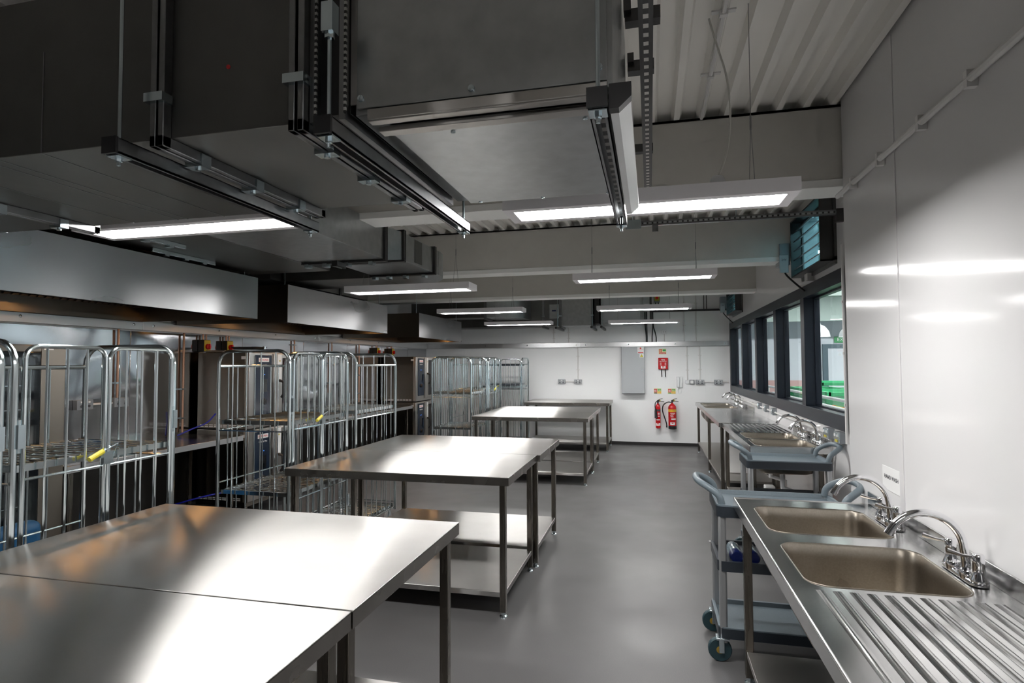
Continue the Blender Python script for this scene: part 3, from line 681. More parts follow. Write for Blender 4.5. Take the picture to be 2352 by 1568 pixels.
# branch duct along Y
b = thing('branch_duct', 'galvanised branch duct running away under the first beam to a rounded elbow', 'duct', (-2.35, 3.5, 2.44))
BZ0, BZ1 = 2.44, 2.695
G().box(-2.68, -1.985, 2.075, 4.03, BZ0, BZ1).build('straight', 'galv', b, bevel=.002)
def yflange(y, x0, x1, z0, z1, par, clamps=True, fp_=.018):
    f = G()
    for dy in (-.022, .004): f.box(x0-fp_, x1+fp_, y+dy, y+dy+.018, z0-fp_, z0).box(x0-fp_, x1+fp_, y+dy, y+dy+.018, z1, z1+fp_).box(x0-fp_, x0, y+dy, y+dy+.018, z0, z1).box(x1, x1+fp_, y+dy, y+dy+.018, z0, z1)
    f = f.build('flange', 'rail_dark', par, bevel=.002)
    if clamps:
        for q in (.05, .28, .55, .85): xx = x0+q*(x1-x0); G().box(xx-.018, xx+.018, y-.03, y+.03, z0-.042, z0-.015).build('clamp', 'zinc', f)
yflange(4.05, -2.68, -1.985, BZ0, BZ1, b)
L1 = [(-2.68, 4.07, BZ0), (-1.985, 4.07, BZ0), (-1.985, 4.07, BZ1), (-2.68, 4.07, BZ1)]
L2 = [(-2.55, 4.25, 2.47), (-1.93, 4.25, 2.47), (-1.93, 4.25, BZ1), (-2.55, 4.25, BZ1)]
G().loops([L1, L2], cap0=True).build('transition', 'galv', b, smooth=False)
yflange(4.27, -2.55, -1.93, 2.47, BZ1, b, False)
G().box(-2.55, -1.93, 4.29, 5.07, 2.47, BZ1).build('straight', 'galv', b, bevel=.002)
yflange(4.95, -2.55, -1.93, 2.47, BZ1, b)
for y0_, y1_, x in ((2.75, 3.05, -1.985), (4.50, 4.66, -1.93)):
    G().box(x, x+.003, y0_, y1_, BZ0+.03 if x < -1.95 else 2.49, BZ1-.01).build('access_patch', 'galvdark', b)
# elbow turning to -X (inner corner at x=-2.55,y=4.97; outer radius .62)
pts_o, pts_i = [], []
for k in range(13):
    a = k*PI/2/12; pts_o.append((-2.55+.62*math.cos(a), 5.075+.62*math.sin(a)))
poly = [(-2.55, 5.075)]+pts_o
G().prism(poly, 'z', 2.47, BZ1).build('elbow', 'galv', b, ang=20)
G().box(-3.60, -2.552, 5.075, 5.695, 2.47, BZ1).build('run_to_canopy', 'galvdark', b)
channel(-2.30, 3.86, 3.99, 2.41, 'short channel stub under the branch duct', (), False)
# crossing strut at first flange of branch
# canopy plenum ducts along the left wall
p = thing('canopy_duct', 'dark duct box on top of the long canopy', 'duct', (-3.9, 3.4, 2.41))
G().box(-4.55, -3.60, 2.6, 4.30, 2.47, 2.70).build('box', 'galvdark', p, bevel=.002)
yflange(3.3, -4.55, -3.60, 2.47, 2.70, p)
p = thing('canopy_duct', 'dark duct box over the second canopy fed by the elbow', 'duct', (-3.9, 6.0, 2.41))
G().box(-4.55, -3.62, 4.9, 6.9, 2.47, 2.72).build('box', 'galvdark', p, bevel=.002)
G().lathe([(.075, 0), (.075, -.01), (.06, -.012), (.02, -.014)], (-3.9, 4.90, 2.58), 20, 'y').build('test_point', 'black', p)
yflange(6.2, -4.55, -3.62, 2.47, 2.72, p)
# flange rails seen below left of first left lamp
for x, y0_, y1_, z, nm in ((-3.12, 2.66, 3.30, 2.429, 'bright clamp rail beyond the first left light'), (-3.40, 3.3, 3.9, 2.429, 'bright clamp rail over the long canopy edge')):
    t = thing('clamp_rail', nm, 'rail', (x, y0_, z), group='bright clamp rails')
    G().box(x-.012, x+.012, y0_, y1_, z, z+.03).build('bar', 'zinc', t, bevel=.003)
    for q in (.2, .5, .8): yy = y0_+q*(y1_-y0_); G().box(x-.02, x+.02, yy-.02, yy+.02, z-.012, z+.005).build('clamp', 'zinc', t)
d_ = thing('canopy_duct', 'flat duct panel bridging over the long canopy', 'duct', (-3.2, 3.4, 2.45))
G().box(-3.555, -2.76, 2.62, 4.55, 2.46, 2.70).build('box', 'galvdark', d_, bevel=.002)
# far duct along the back wall
f = thing('far_duct', 'long galvanised duct along the top of the back wall', 'duct', (-2.5, 11.4, 2.37))
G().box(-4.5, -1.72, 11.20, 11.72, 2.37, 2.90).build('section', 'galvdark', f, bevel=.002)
G().box(-1.70, -1.10, 11.20, 11.72, 2.37, 2.92).build('section', 'galv', f, bevel=.002)
for x in (-2.05, -1.71, -1.09):
    fl = G().box(x-.02, x+.02, 11.165, 11.74, 2.33, 2.95).build('flange', 'galvrail', f)
    G().box(x-.03, x+.03, 11.15, 11.18, 2.55, 2.58).build('clamp', 'zinc', fl)
ap = G().box(-2.03+.1, -1.74, 11.192, 11.2, 2.52, 2.80).build('access_door', 'galv', f, bevel=.003)
G().box(-1.88, -1.80, 11.189, 11.192, 2.66, 2.69).build('blue_sticker', 'blue', ap)
for x in (-1.73, -1.06, -.88):
    G().box(x-.02, x+.02, 10.75, 11.72, 2.29, 2.33).build('bearer', 'rail_dark', f)
    G().tube([(x, 10.95, 2.29), (x, 10.95, ZD)], .005, 6).build('hanger_rod', 'zinc', f)
fe = thing('far_elbow_duct', 'rounded galvanised elbow duct before the back wall above the left lights', 'duct', (-2.9, 10.8, 2.47))
G().box(-4.5, -3.0, 10.35, 10.75, 2.50, 2.86).build('run', 'galvdark', fe, bevel=.002)
poly = [(-3.0, 11.16)]+[(-3.0+.70*math.sin(k*PI/2/12), 11.05-.70*math.cos(k*PI/2/12)) for k in range(13)]+[(-2.30, 11.16)]
G().prism(poly, 'z', 2.50, 2.86).build('elbow', 'galv', fe, ang=20)
G().box(-3.03, -2.98, 10.33, 10.77, 2.46, 2.90).build('flange', 'galvrail', fe)
fb = thing('far_fan_box', 'galvanised fan box at the right end of the far duct', 'fan unit', (-.5, 11.4, 2.38))
G().box(-.92, -.12, 11.15, 11.74, 2.38, 2.95).build('casing', 'galv', fb, bevel=.003)
G().box(-.86, -.18, 11.135, 11.15, 2.42, 2.88).build('front_panel', 'cabinet', fb, bevel=.003)
G().box(-.98, .06, 11.12, 11.72, 2.955, 2.985).build('top_bearer', 'rail_dark', fb)
G().box(.0, .04, 11.2, 11.24, 2.4, 2.985).build('post', 'rail_dark', fb)
G().box(-1.04, -.95, 11.16, 11.74, 2.40, 2.93).build('flexible_collar', 'black', fb)
t = thing('isolator_switch', 'small red and yellow isolator high on the back wall', 'switch', (.146, YB-.04, 2.92), group='rotary isolators')
G().box(.09, .20, YB-.07, YB-.001, 2.84, 3.0).build('enclosure', 'sockgrey', t, bevel=.004); G().box(.10, .19, YB-.073, YB-.07, 2.87, 2.98).build('face_plate', 'yellow', t)
G().lathe([(.0, -.02), (.03, -.02), (.03, 0)], (.145, YB-.073, 2.925), 14, 'y').build('knob', 'red', t)
for x in (.12, .17): G().tube([(x, YB-.035, 2.84), (x, YB-.035, 2.80)], .01, 8).build('gland', 'black', t)
t = thing('cable_tray', 'dark cable tray with bundled cables high on the back wall', 'cable tray', (.7, YB-.06, 2.66))
G().box(.03, 1.47, YB-.09, YB-.03, 2.645, 2.652).box(.03, 1.47, YB-.09, YB-.088, 2.645, 2.68).build('tray', 'rail_dark', t)
G().tube([(.03, YB-.06, 2.665), (.5, YB-.06, 2.668), (1.0, YB-.055, 2.664), (1.46, YB-.06, 2.668)], .014, 8).build('cable_bundle', 'cableblack', t)
for x in (1.03, 1.08): G().tube([(x, YB-.06, 2.66), (x, YB-.06, ZD)], .008, 6).build('drop_rod', 'rail_dark', t)
t = thing('cable_group', 'black cables dropping into the trunking below the far fan box', 'cable', (0, YB-.03, 2.3))
for x, x2 in ((-.09, -.07), (-.06, -.055), (.06, .04), (.06, .12)): G().tube(smooth_path([(x, YB-.035, 2.66), (x, YB-.035, 2.38), (x2, YB-.035, 2.18), (x2, YB-.035, 2.05)]), .011, 7).build('flex', 'cableblack', t)
# perforated rail along Y near the aisle + brackets
t = thing('perforated_rail', 'dark perforated channel hanging along the ceiling right of the fan box', 'rail', (0, 2.2, 2.66))
G().box(-.022, -.018, .9, 3.45, 2.665, 2.71).box(.018, .022, .9, 3.45, 2.665, 2.71).box(-.022, .022, .9, 3.45, 2.70, 2.71).box(-.022, -.009, .9, 3.45, 2.660, 2.665).box(.009, .022, .9, 3.45, 2.660, 2.665)
g = G().box(-.022, -.018, .9, 3.45, 2.662, 2.71).box(.018, .022, .9, 3.45, 2.662, 2.71).box(-.022, .022, .9, 3.45, 2.660, 2.664)
g.build('channel', 'rail_dark', t)
G().box(-.008, .008, .91, 3.44, 2.6585, 2.6602).build('slot_row', 'slotsy', t)
for y, xa, xb in ((1.82, -.065, .045), (2.14, -.068, .028), (2.98, -.09, .028)): G().box(xa, xb, y, y+.041, 2.715, 2.756).build('cross_bracket', 'rail_dark', t)
for y in (2.10, 2.42): G().box(-.068, -.045, y-.3, y-.26, 2.74, 2.775).build('stub', 'rail_dark', t)
for y in (1.84, 3.0): G().tube([(0, y, 2.72), (0, y, ZD)], .005, 6).build('hanger_rod', 'zinc', t)
t = thing('perforated_plate', 'pale perforated tray hanging behind the fan box by the first beam', 'bracket', (-.1, 3.2, 2.6))
G().box(-.15, -.075, 3.10, 3.104, 2.56, 2.80).build('plate', 'holesz', t)
G().tube([(-.112, 3.106, 2.79), (-.112, 3.106, ZD)], .004, 6).build('hanger_rod', 'zinc', t)
t = thing('perforated_strut', 'perforated strut crossing from the window wall below the first light', 'rail', (.6, 4.97, 2.80))
G().box(-.18, XW-.002, 4.954, 4.99, 2.795, 2.835).build('angle', 'galvrail', t)
G().box(-.18, XW-.004, 4.952, 4.954, 2.808, 2.822).build('slot_row', 'holesx', t)
g = G().box(-.19, -.06, 4.944, 4.948, 2.77, 2.85).build('end_plate', 'zinc', t)
G().box(.03, .08, 4.93, 4.947, 2.735, 2.80).build('hook_plate', 'galvrail', t)
G().box(XW-.06, XW-.001, 4.94, 5.0, 2.74, 2.84).build('wall_bracket', 'rail_dark', t)
for x in (-.13, .7): G().tube([(x, 4.97, 2.80), (x, 4.97, ZD)], .005, 6).build('hanger_rod', 'zinc', t)
# deck conduit with saddles
t = thing('ceiling_conduit', 'thin cream conduit clipped along a roof deck flute', 'conduit', (.3, 2.6, 3.12), group='white conduits')
G().tube([(.325, 1.6, ZD-.012), (.325, 3.64, ZD-.012)], .010, 8).build('tube', 'conduit', t)
for y in (2.05, 2.55, 3.1): G().box(.275, .375, y-.012, y+.012, ZD-.008, ZD-.001).box(.308, .342, y-.012, y+.012, ZD-.026, ZD-.008).build('saddle', 'conduit', t)

# ================================================================ RIGHT WALL FITTINGS
def conduit(pts, label, saddles=(), r=.011, m='conduit', sd=None):
    t = thing('conduit', label, 'conduit', pts[0], group='white conduits')
    G().tube(pts, r, 8).build('tube', m, t)
    for s in saddles: G().box(*s).build('saddle', m, t)
    return t
conduit([(XN-.022, -.5, 2.60), (XN-.022, 3.68, 2.60)], 'white conduit running along the glossy wall high above the near sink', [(XN-.035, XN-.001, y-.012, y+.012, 2.57, 2.63) for y in (1.2, 1.75, 2.25, 2.62, 3.05, 3.42)], r=.014)
conduit([(XW-.03, 4.93, 1.0), (XW-.03, 4.93, 2.55)], 'white conduit standing beside the right end of the windows', [(XW-.045, XW-.001, 4.92, 4.94, z-.01, z+.01) for z in (1.3, 1.7, 2.1)], r=.014)
conduit([(XW-.02, 5.5, 1.02), (XW-.02, 11.3, 1.02)], 'white conduit running along the wall below the windows', [(XW-.03, XW-.001, y-.01, y+.01, .998, 1.042) for y in (5.8, 6.5, 7.1, 8.4, 9.3, 10.2)])
def sock_right(y, label, w_, m, extra):
    t = thing('wall_socket', label, 'socket', (XW-.03, y, 1.03), group='sockets under the windows')
    G().box(XW-.05, XW-.001, y-w_, y+w_, .985, 1.073).build('back_box', m, t, bevel=.004)
    G().box(XW-.055, XW-.05, y-w_+.006, y+w_-.006, .992, 1.066).build('face_plate', 'zinc', t, bevel=.003)
    for s in ((-.035, .035) if w_ > .05 else (0,)): G().box(XW-.060, XW-.055, y+s-.008, y+s+.008, 1.035, 1.055).build('switch', 'label', t)
    if extra: G().box(XW-.0575, XW-.055, y-.03, y+.03, .994, 1.012).build('yellow_tag', 'yellow', t)
sock_right(8.62, 'chrome switch under the windows furthest of the row of three', .043, 'sockgrey', False)
sock_right(8.13, 'chrome switch under the windows middle of the row of three', .043, 'sockgrey', False)
sock_right(7.66, 'chrome switch under the windows nearest of the row of three', .043, 'sockgrey', False)
sock_right(5.42, 'double socket with yellow tag under the windows further of the pair', .073, 'sockgrey', True)
sock_right(5.12, 'double socket with yellow tag under the windows nearest the conduit', .073, 'sockgrey', True)
def louvre(y0, y1, z0, z1, label, ya):
    t = thing('wall_louvre', label, 'vent', (XW-.06, (y0+y1)/2, z0), group='motorised wall louvres')
    X0 = XW-.12; X1 = XW-.001
    G().box(X0+.10, X1, y0-.03, y1+.03, z0-.03, z0+.03).box(X0+.10, X1, y0-.03, y1+.03, z1-.03, z1+.03).box(X0+.1, X1, y0-.03, y0+.03, z0, z1).box(X0+.1, X1, y1-.03, y1+.03, z0, z1).build('wall_flange', 'galvdark', t)
    G().box(X0, X1, y0, y0+.012, z0, z1).box(X0, X1, y1-.012, y1, z0, z1).box(X0, X1, y0, y1, z0, z0+.012).box(X0, X1, y0, y1, z1-.012, z1).build('frame', 'rail_dark', t)
    n = 5
    for k in range(n):
        zc = z0+.05+(k+.5)*(z1-z0-.1)/n
        G().box(X0+.02, X1-.04, y0+.015, y1-.015, zc-.004, zc+.004, rot=Matrix.Rotation(math.radians(-30), 3, 'Y')).build('blade', 'rail_dark', t)
    G().box(X1-.012, X1-.006, y0+.012, y1-.012, z0+.012, z1-.012).build('backing', 'teallouvre', t)
    a = G().box(X0-.10, X0+.0, ya-.10, ya+.10, z0+.14, z0+.36).build('actuator', 'sockgrey', t, bevel=.006)
    G().box(X0-.105, X0-.02, ya-.115, ya-.10, z0+.06, z0+.24).build('actuator_label', 'cabinet', a, bevel=.004)
    text('24V', .03, 'ink', a, on_back(X0-.062, z0+.19, ya-.116))
    G().tube(smooth_path([(X0-.06, ya-.1, z0+.08), (X0-.04, ya-.11, z0+.03), (X0+.02, ya-.16, z0-.05), (X0+.10, ya-.2, z0-.14)]), .009, 7).build('flex', 'cableblack', a)
louvre(5.19, 6.20, 2.47, 3.03, 'motorised metal louvre above the near windows', 6.30-.2+.22)
louvre(10.1, 11.2, 2.50, 2.95, 'motorised metal louvre above the far windows', 11.33)
t = thing('conduit_box', 'white plastic trunking drop below the near louvre', 'conduit', (XW-.04, 5.95, 2.5)); G().box(XW-.055, XW-.001, 5.86, 5.97, 2.39, 2.50).box(XW-.08, XW-.001, 5.80, 6.05, 2.386, 2.392).build('casing', 'conduit', t)
t = thing('wall_notice', 'small white hand wash notice on the wall by the near sink', 'sign', (XN-.002, 3.07, 1.08))
G().box(XN-.003, XN-.0005, 2.965, 3.175, 1.02, 1.13).build('sheet', 'label', t)
text('HAND WASH', .027, 'ink', t, on_nx(XN-.0034, 3.07, 1.082))

# ================================================================ BACK WALL FITTINGS
YW = YB-.001
t = thing('electrical_cabinet', 'tall grey electrical cabinet on the back wall', 'cabinet', (-.333, YW-.08, 1.03))
G().box(-.56, -.108, YW-.15, YW, 1.03, 1.962).build('body', 'cabinet', t, bevel=.004)
dr = G().box(-.552, -.116, YW-.165, YW-.151, 1.037, 1.956).build('door', 'cabinet', t, bevel=.003)
G().lathe([(.0, -.010), (.012, -.008), (.014, 0)], (-.165, YW-.165, 1.49), 12, 'y').build('lock', 'zinc', dr)
G().box(-.245, -.125, YW-.168, YW-.165, 1.825, 1.95).build('notice_sticker', 'label', dr)
G().lathe([(0, -.002), (.018, -.002), (.018, 0)], (-.185, YW-.168, 1.925), 16, 'y').build('prohibition_mark', 'redsign', dr)
G().box(-.235, -.132, YW-.1705, YW-.168, 1.832, 1.850).box(-.235, -.132, YW-.1705, YW-.168, 1.892, 1.897).build('red_bar', 'redsign', dr)
G().box(-.205, -.125, YW-.168, YW-.165, 1.745, 1.815).build('warning_sticker', 'label', dr)
G().prism([(-.198, 1.752), (-.132, 1.752), (-.165, 1.812)], 'y', YW-.170, YW-.168).build('warning_triangle', 'yellow', dr)
def sign(x0, x1, z0, z1, label, lines, kind):
    t = thing('fire_sign', label, 'sign', ((x0+x1)/2, YW, z0), group='fire safety signs')
    G().box(x0, x1, YW-.004, YW, z0, z1).build('plate', 'cream', t)
    w_ = x1-x0; h_ = z1-z0
    if kind == 'blanket':
        G().box(x0+.008, x0+w_*.45, YW-.0055, YW-.004, z0+h_*.40, z1-.008).box(x0+.008, x1-.008, YW-.0055, YW-.004, z0+.008, z0+h_*.34).build('red_field', 'redsign', t)
        G().box(x0+w_*.52, x1-.008, YW-.0055, YW-.004, z0+h_*.55, z1-.012).build('green_field', 'green', t)
        text('FIRE BLANKET', w_*.12, 'label', t, on_back((x0+x1)/2, z0+h_*.2, YW-.006))
        G().box(x0+w_*.12, x0+w_*.20, YW-.0065, YW-.0055, z0+h_*.48, z1-.02).box(x0+w_*.26, x0+w_*.34, YW-.0065, YW-.0055, z0+h_*.48, z1-.02).build('pictogram', 'cream', t)
    else:
        G().box(x0+.006, x0+w_*.44, YW-.0055, YW-.004, z0+h_*.26, z1-.006).build('red_field', 'redsign', t)
        G().box(x0+.006, x0+w_*.44, YW-.0055, YW-.004, z0+.006, z0+h_*.22).build('class_band', 'ink' if kind == 'co2' else 'green', t)
        G().box(x0+w_*.48, x1-.006, YW-.0055, YW-.004, z0+h_*.52, z1-.006).build('green_field', 'green', t)
        G().box(x0+w_*.48, x1-.006, YW-.0055, YW-.004, z0+.006, z0+h_*.46).build('amber_field', 'amber', t)
        G().box(x0+w_*.22, x0+w_*.32, YW-.0065, YW-.0055, z0+h_*.34, z1-.022).box(x0+w_*.10, x0+w_*.15, YW-.0065, YW-.0055, z0+h_*.4, z1-.03).build('pictogram', 'label', t)
        g = G()
        for k in range(3): g.box(x0+w_*(.52+.15*k), x0+w_*(.60+.15*k), YW-.0065, YW-.0055, z0+h_*.58, z1-.02).box(x0+w_*.52, x1-.014, YW-.0065, YW-.0055, z0+h_*(.10+.12*k), z0+h_*(.14+.12*k))
        g.build('small_print', 'cream', t)
sign(.165, .310, 1.805, 1.915, 'fire blanket sign above the red blanket box', 0, 'blanket')
sign(.062, .206, 1.022, 1.127, 'extinguisher sign with black band left of the pair', 0, 'co2')
sign(.331, .480, 1.022, 1.127, 'extinguisher sign with green band right of the pair', 0, 'wet')
t = thing('fire_blanket', 'red fire blanket box with black pull tapes on the back wall', 'fire blanket', (.245, YW-.03, 1.50))
G().box(.152, .340, YW-.055, YW, 1.505, 1.735).build('case', 'red', t, bevel=.012)
G().box(.168, .324, YW-.060, YW-.055, 1.52, 1.72).build('front_panel', 'red', t, bevel=.004)
text('FIRE', .042, 'label', t, on_back(.246, 1.695, YW-.0605)); text('BLANKET', .032, 'label', t, on_back(.246, 1.662, YW-.0605))
g = G()
for k in range(5): g.box(.185, .185+.03, YW-.0615, YW-.060, 1.585+k*.012, 1.589+k*.012).box(.275, .305, YW-.0615, YW-.060, 1.585+k*.012, 1.589+k*.012)
g.build('instructions', 'label', t)
G().box(.200, .292, YW-.0625, YW-.060, 1.525, 1.572).build('sticker', 'label', t); G().box(.225, .265, YW-.064, YW-.0625, 1.545, 1.566).build('sticker_mark', 'redsign', t)
for x in (.215, .285): G().prism([(x-.012, 1.505), (x+.010, 1.505), (x+.014, 1.36), (x-.004, 1.35)], 'y', YW-.045, YW-.041).build('pull_tape', 'black', t)
def extinguisher(x, r, z0, h, label, wet):
    t = thing('fire_extinguisher', label, 'fire extinguisher', (x, YW-r-.03, z0), group='fire extinguishers')
    y = YW-r-.03
    prof = [(r*.6, 0), (r*.95, .012), (r, .03), (r, h*.80), (r*.93, h*.86), (r*.62, h*.92), (r*.30, h*.955), (r*.28, h*.99)]
    G().lathe(prof, (x, y, z0), 28).build('cylinder', 'red', t)
    G().box(x-.02, x+.02, y+r-.004, YW, z0+h*.6, z0+h*.66).build('wall_bracket', 'black', t)
    v = G().cyl((x, y, z0+h*.97), (x, y, z0+h*1.06), .016, 12).box(x-.018, x+.03, y-.014, y+.014, z0+h*1.03, z0+h*1.09).build('valve', 'black', t)
    G().tube([(x+.0, y, z0+h*1.085), (x+.045, y, z0+h*1.13), (x+.09, y, z0+h*1.15)], .006, 6).build('top_lever', 'black', v)
    G().tube([(x+.01, y, z0+h*1.04), (x+.07, y, z0+h*1.045), (x+.12, y, z0+h*1.025)], .006, 6).build('carry_handle', 'black', v)
    G().lathe([(.0, -.012), (.017, -.012), (.017, .012), (0, .012)], (x+.035, y, z0+h*1.075), 12, 'y').build('safety_tag', 'yellow', v)
    def band(za, zb, a0, a1, m, nm, off=.0012, n=14):
        g = G(); A = []; B = []
        for k in range(n+1):
            a = -PI/2 + a0+(a1-a0)*k/n; A.append((x+(r+off)*math.cos(a), y+(r+off)*math.sin(a), za)); B.append((x+(r+off)*math.cos(a), y+(r+off)*math.sin(a), zb))
        va = [g.bm.verts.new(q) for q in A]; vb = [g.bm.verts.new(q) for q in B]
        for k in range(n): g.bm.faces.new((va[k], va[k+1], vb[k+1], vb[k]))
        return g.build(nm, m, t)
    if wet:
        band(z0+h*.655, z0+h*.745, -1.5, 1.5, 'amber', 'type_band')
        text('WET CHEMICAL', .016, 'ink', t, on_back(x, z0+h*.70, y-r-.003), 'type_lettering')
        G().lathe([(r*.62, -.002), (r*1.02, .010), (r*1.02, h*.13), (r*.9, h*.132)], (x, y, z0), 28).build('base_boot', 'black', t)
        for k in range(4): band(z0+h*(.60-.045*k), z0+h*(.615-.045*k), -.55+.1*(k % 2), .7-.25*k+.3*(k == 3), 'label', 'instruction_line')
        band(z0+h*.36, z0+h*.41, -.3, .85, 'label', 'pictogram_row')
        band(z0+h*.17, z0+h*.265, -.58, .58, 'label', 'sticker'); band(z0+h*.215, z0+h*.255, -.22, .22, 'redsign', 'sticker_mark', .002)
        G().tube(smooth_path([(x-.015, y, z0+h*1.0), (x-.08, y-.005, z0+h*1.02), (x-.17, y, z0+h*.92), (x-.19, y, z0+h*.72), (x-.16, y, z0+h*.5), (x-.115, y, z0+h*.25), (x-.105, y, z0+h*.12)]), .011, 8).build('hose', 'black', t)
        G().tube([(x-.108, y, z0+h*.13), (x-.106, y, z0+h*.06)], .014, 8).build('nozzle', 'black', t)
        G().cyl((x-.045, y, z0+h*1.01), (x-.012, y, z0+h*1.0), .010, 10).build('hose_collar', 'zinc', t)
    else:
        band(z0+h*.66, z0+h*.735, -1.4, 1.4, 'ink', 'type_band')
        for k in range(3): band(z0+h*(.58-.06*k), z0+h*(.605-.06*k), -.1, .75, 'label', 'instruction_line')
        band(z0+h*.32, z0+h*.36, -.8, .8, 'label', 'instruction_line')
        band(z0+h*.11, z0+h*.215, -.95, .9, 'label', 'sticker'); band(z0+h*.165, z0+h*.205, -.45, .25, 'redsign', 'sticker_mark', .002)
        G().tube(smooth_path([(x-.012, y, z0+h*1.05), (x-.05, y-.01, z0+h*1.0), (x-.058, y-.02, z0+h*.85), (x-.05, y-.03, z0+h*.72)]), .009, 8).build('hose', 'black', t)
        G().tube([(x-.047, y-.035, z0+h*.76), (x-.045, y-.04, z0+h*.66), (x-.038, y-.045, z0+h*.40)], [.014, .022, .030], 12).build('horn', 'black', t)
    return t
extinguisher(.135, .048, .345, .51, 'slim red extinguisher with black horn, left of the pair', False)
extinguisher(.405, .077, .340, .52, 'fat red extinguisher with yellow band and black hose, right of the pair', True)
def dsock(x, label, m='sockgrey'):
    t = thing('double_socket', label, 'socket', (x, YW-.03, 1.258), group='grey double sockets on the back wall')
    G().box(x-.076, x+.076, YW-.045, YW, 1.213, 1.303).build('back_box', m, t, bevel=.005)
    G().box(x-.070, x+.070, YW-.050, YW-.045, 1.218, 1.298).build('face_plate', 'cabinet', t, bevel=.003)
    for s in (-.035, .035): G().box(x+s-.006, x+s+.006, YW-.054, YW-.050, 1.262, 1.28).box(x+s-.016, x+s+.016, YW-.0515, YW-.050, 1.228, 1.246).build('switch', 'ink', t)
    G().box(x-.012, x+.012, YW-.053, YW-.05, 1.275, 1.293).build('tag', 'label', t)
dsock(-1.783, 'grey double socket on the back wall left of its linked pair'); dsock(-1.445, 'grey double socket below the conduit drop above the rear table')
dsock(.941, 'grey double socket right of the white fused switch on the back wall'); dsock(1.28, 'grey double socket on the back wall nearest the windows')
def bconduit(pts, label): 
    t = conduit(pts, label, r=.010)
    if pts[0][2] != pts[-1][2]:
        a, bz = min(pts[0][2], pts[-1][2]), max(pts[0][2], pts[-1][2]); x = pts[0][0]
        for z in (a+.3*(bz-a), a+.72*(bz-a)): G().box(x-.03, x+.03, YW-.022, YW, z-.008, z+.008).build('saddle', 'conduit', t)
bconduit([(-1.445, YW-.012, 1.303), (-1.445, YW-.012, 1.962)], 'white conduit dropping to the right of the linked sockets')
bconduit([(-1.705, YW-.02, 1.258), (-1.523, YW-.02, 1.258)], 'white conduit joining the two left back wall sockets')
bconduit([(.706, YW-.012, 1.29), (.706, YW-.012, 1.962)], 'white conduit dropping to the round fitting on the back wall')
bconduit([(.944, YW-.012, 1.303), (.944, YW-.012, 1.962)], 'white conduit dropping to the socket right of the fused switch')
bconduit([(1.019, YW-.02, 1.258), (1.202, YW-.02, 1.258)], 'white conduit joining the two right back wall sockets')
bconduit([(1.358, YW-.02, 1.258), (XW-.03, YW-.02, 1.258)], 'white conduit stub running into the window corner')
bconduit([(.66, YW-.012, 2.057), (.66, YW-.012, 3.1)], 'white conduit rising from the trunking left of two'); bconduit([(.885, YW-.012, 2.057), (.885, YW-.012, 3.1)], 'white conduit rising from the trunking right of two')
bconduit([(-1.94, YW-.012, 2.057), (-1.94, YW-.012, 2.36)], 'white conduit rising behind the far duct left of two'); bconduit([(-1.63, YW-.012, 2.057), (-1.63, YW-.012, 2.36)], 'white conduit rising behind the far duct right of two')
t = thing('round_fitting', 'round white outlet on the back wall beside the phone', 'outlet', (.695, YW, 1.257)); G().lathe([(.0, -.03), (.035, -.03), (.04, 0)], (.695, YW, 1.257), 20, 'y').build('cover', 'white', t)
t = thing('fused_switch', 'square grey fused switch on the back wall', 'switch', (.786, YW, 1.258)); G().box(.742, .83, YW-.04, YW, 1.214, 1.302).build('back_box', 'sockgrey', t, bevel=.004); G().box(.757, .815, YW-.045, YW-.04, 1.229, 1.287).build('rocker_plate', 'label', t, bevel=.003)
t = thing('single_socket', 'white single socket above the back wall trunking', 'socket', (.28, YW, 2.25)); G().box(.236, .324, YW-.035, YW, 2.207, 2.293).build('plate', 'white', t, bevel=.004)
for s in (-.015, .015): G().box(.28+s-.004, .28+s+.004, YW-.037, YW-.035, 2.24, 2.26).build('outlet', 'ink', t)
G().tube([(.28, YW-.012, 2.06), (.28, YW-.012, 2.207)], .009, 8).build('conduit_stub', 'conduit', t)
t = thing('wall_phone', 'white wall phone with curly cord on the back wall', 'phone', (.552, YW-.03, 1.15))
G().box(.50, .612, YW-.03, YW, 1.150, 1.360).build('base', 'white', t, bevel=.006); G().box(.503, .548, YW-.065, YW-.031, 1.155, 1.355).build('handset', 'white', t, bevel=.008)
G().tube(smooth_path([(.525, YW-.04, 1.155), (.515, YW-.03, 1.09), (.535, YW-.025, 1.03), (.575, YW-.025, 1.03), (.585, YW-.025, 1.09), (.575, YW-.02, 1.15)]), .005, 6).build('cord', 'white', t)

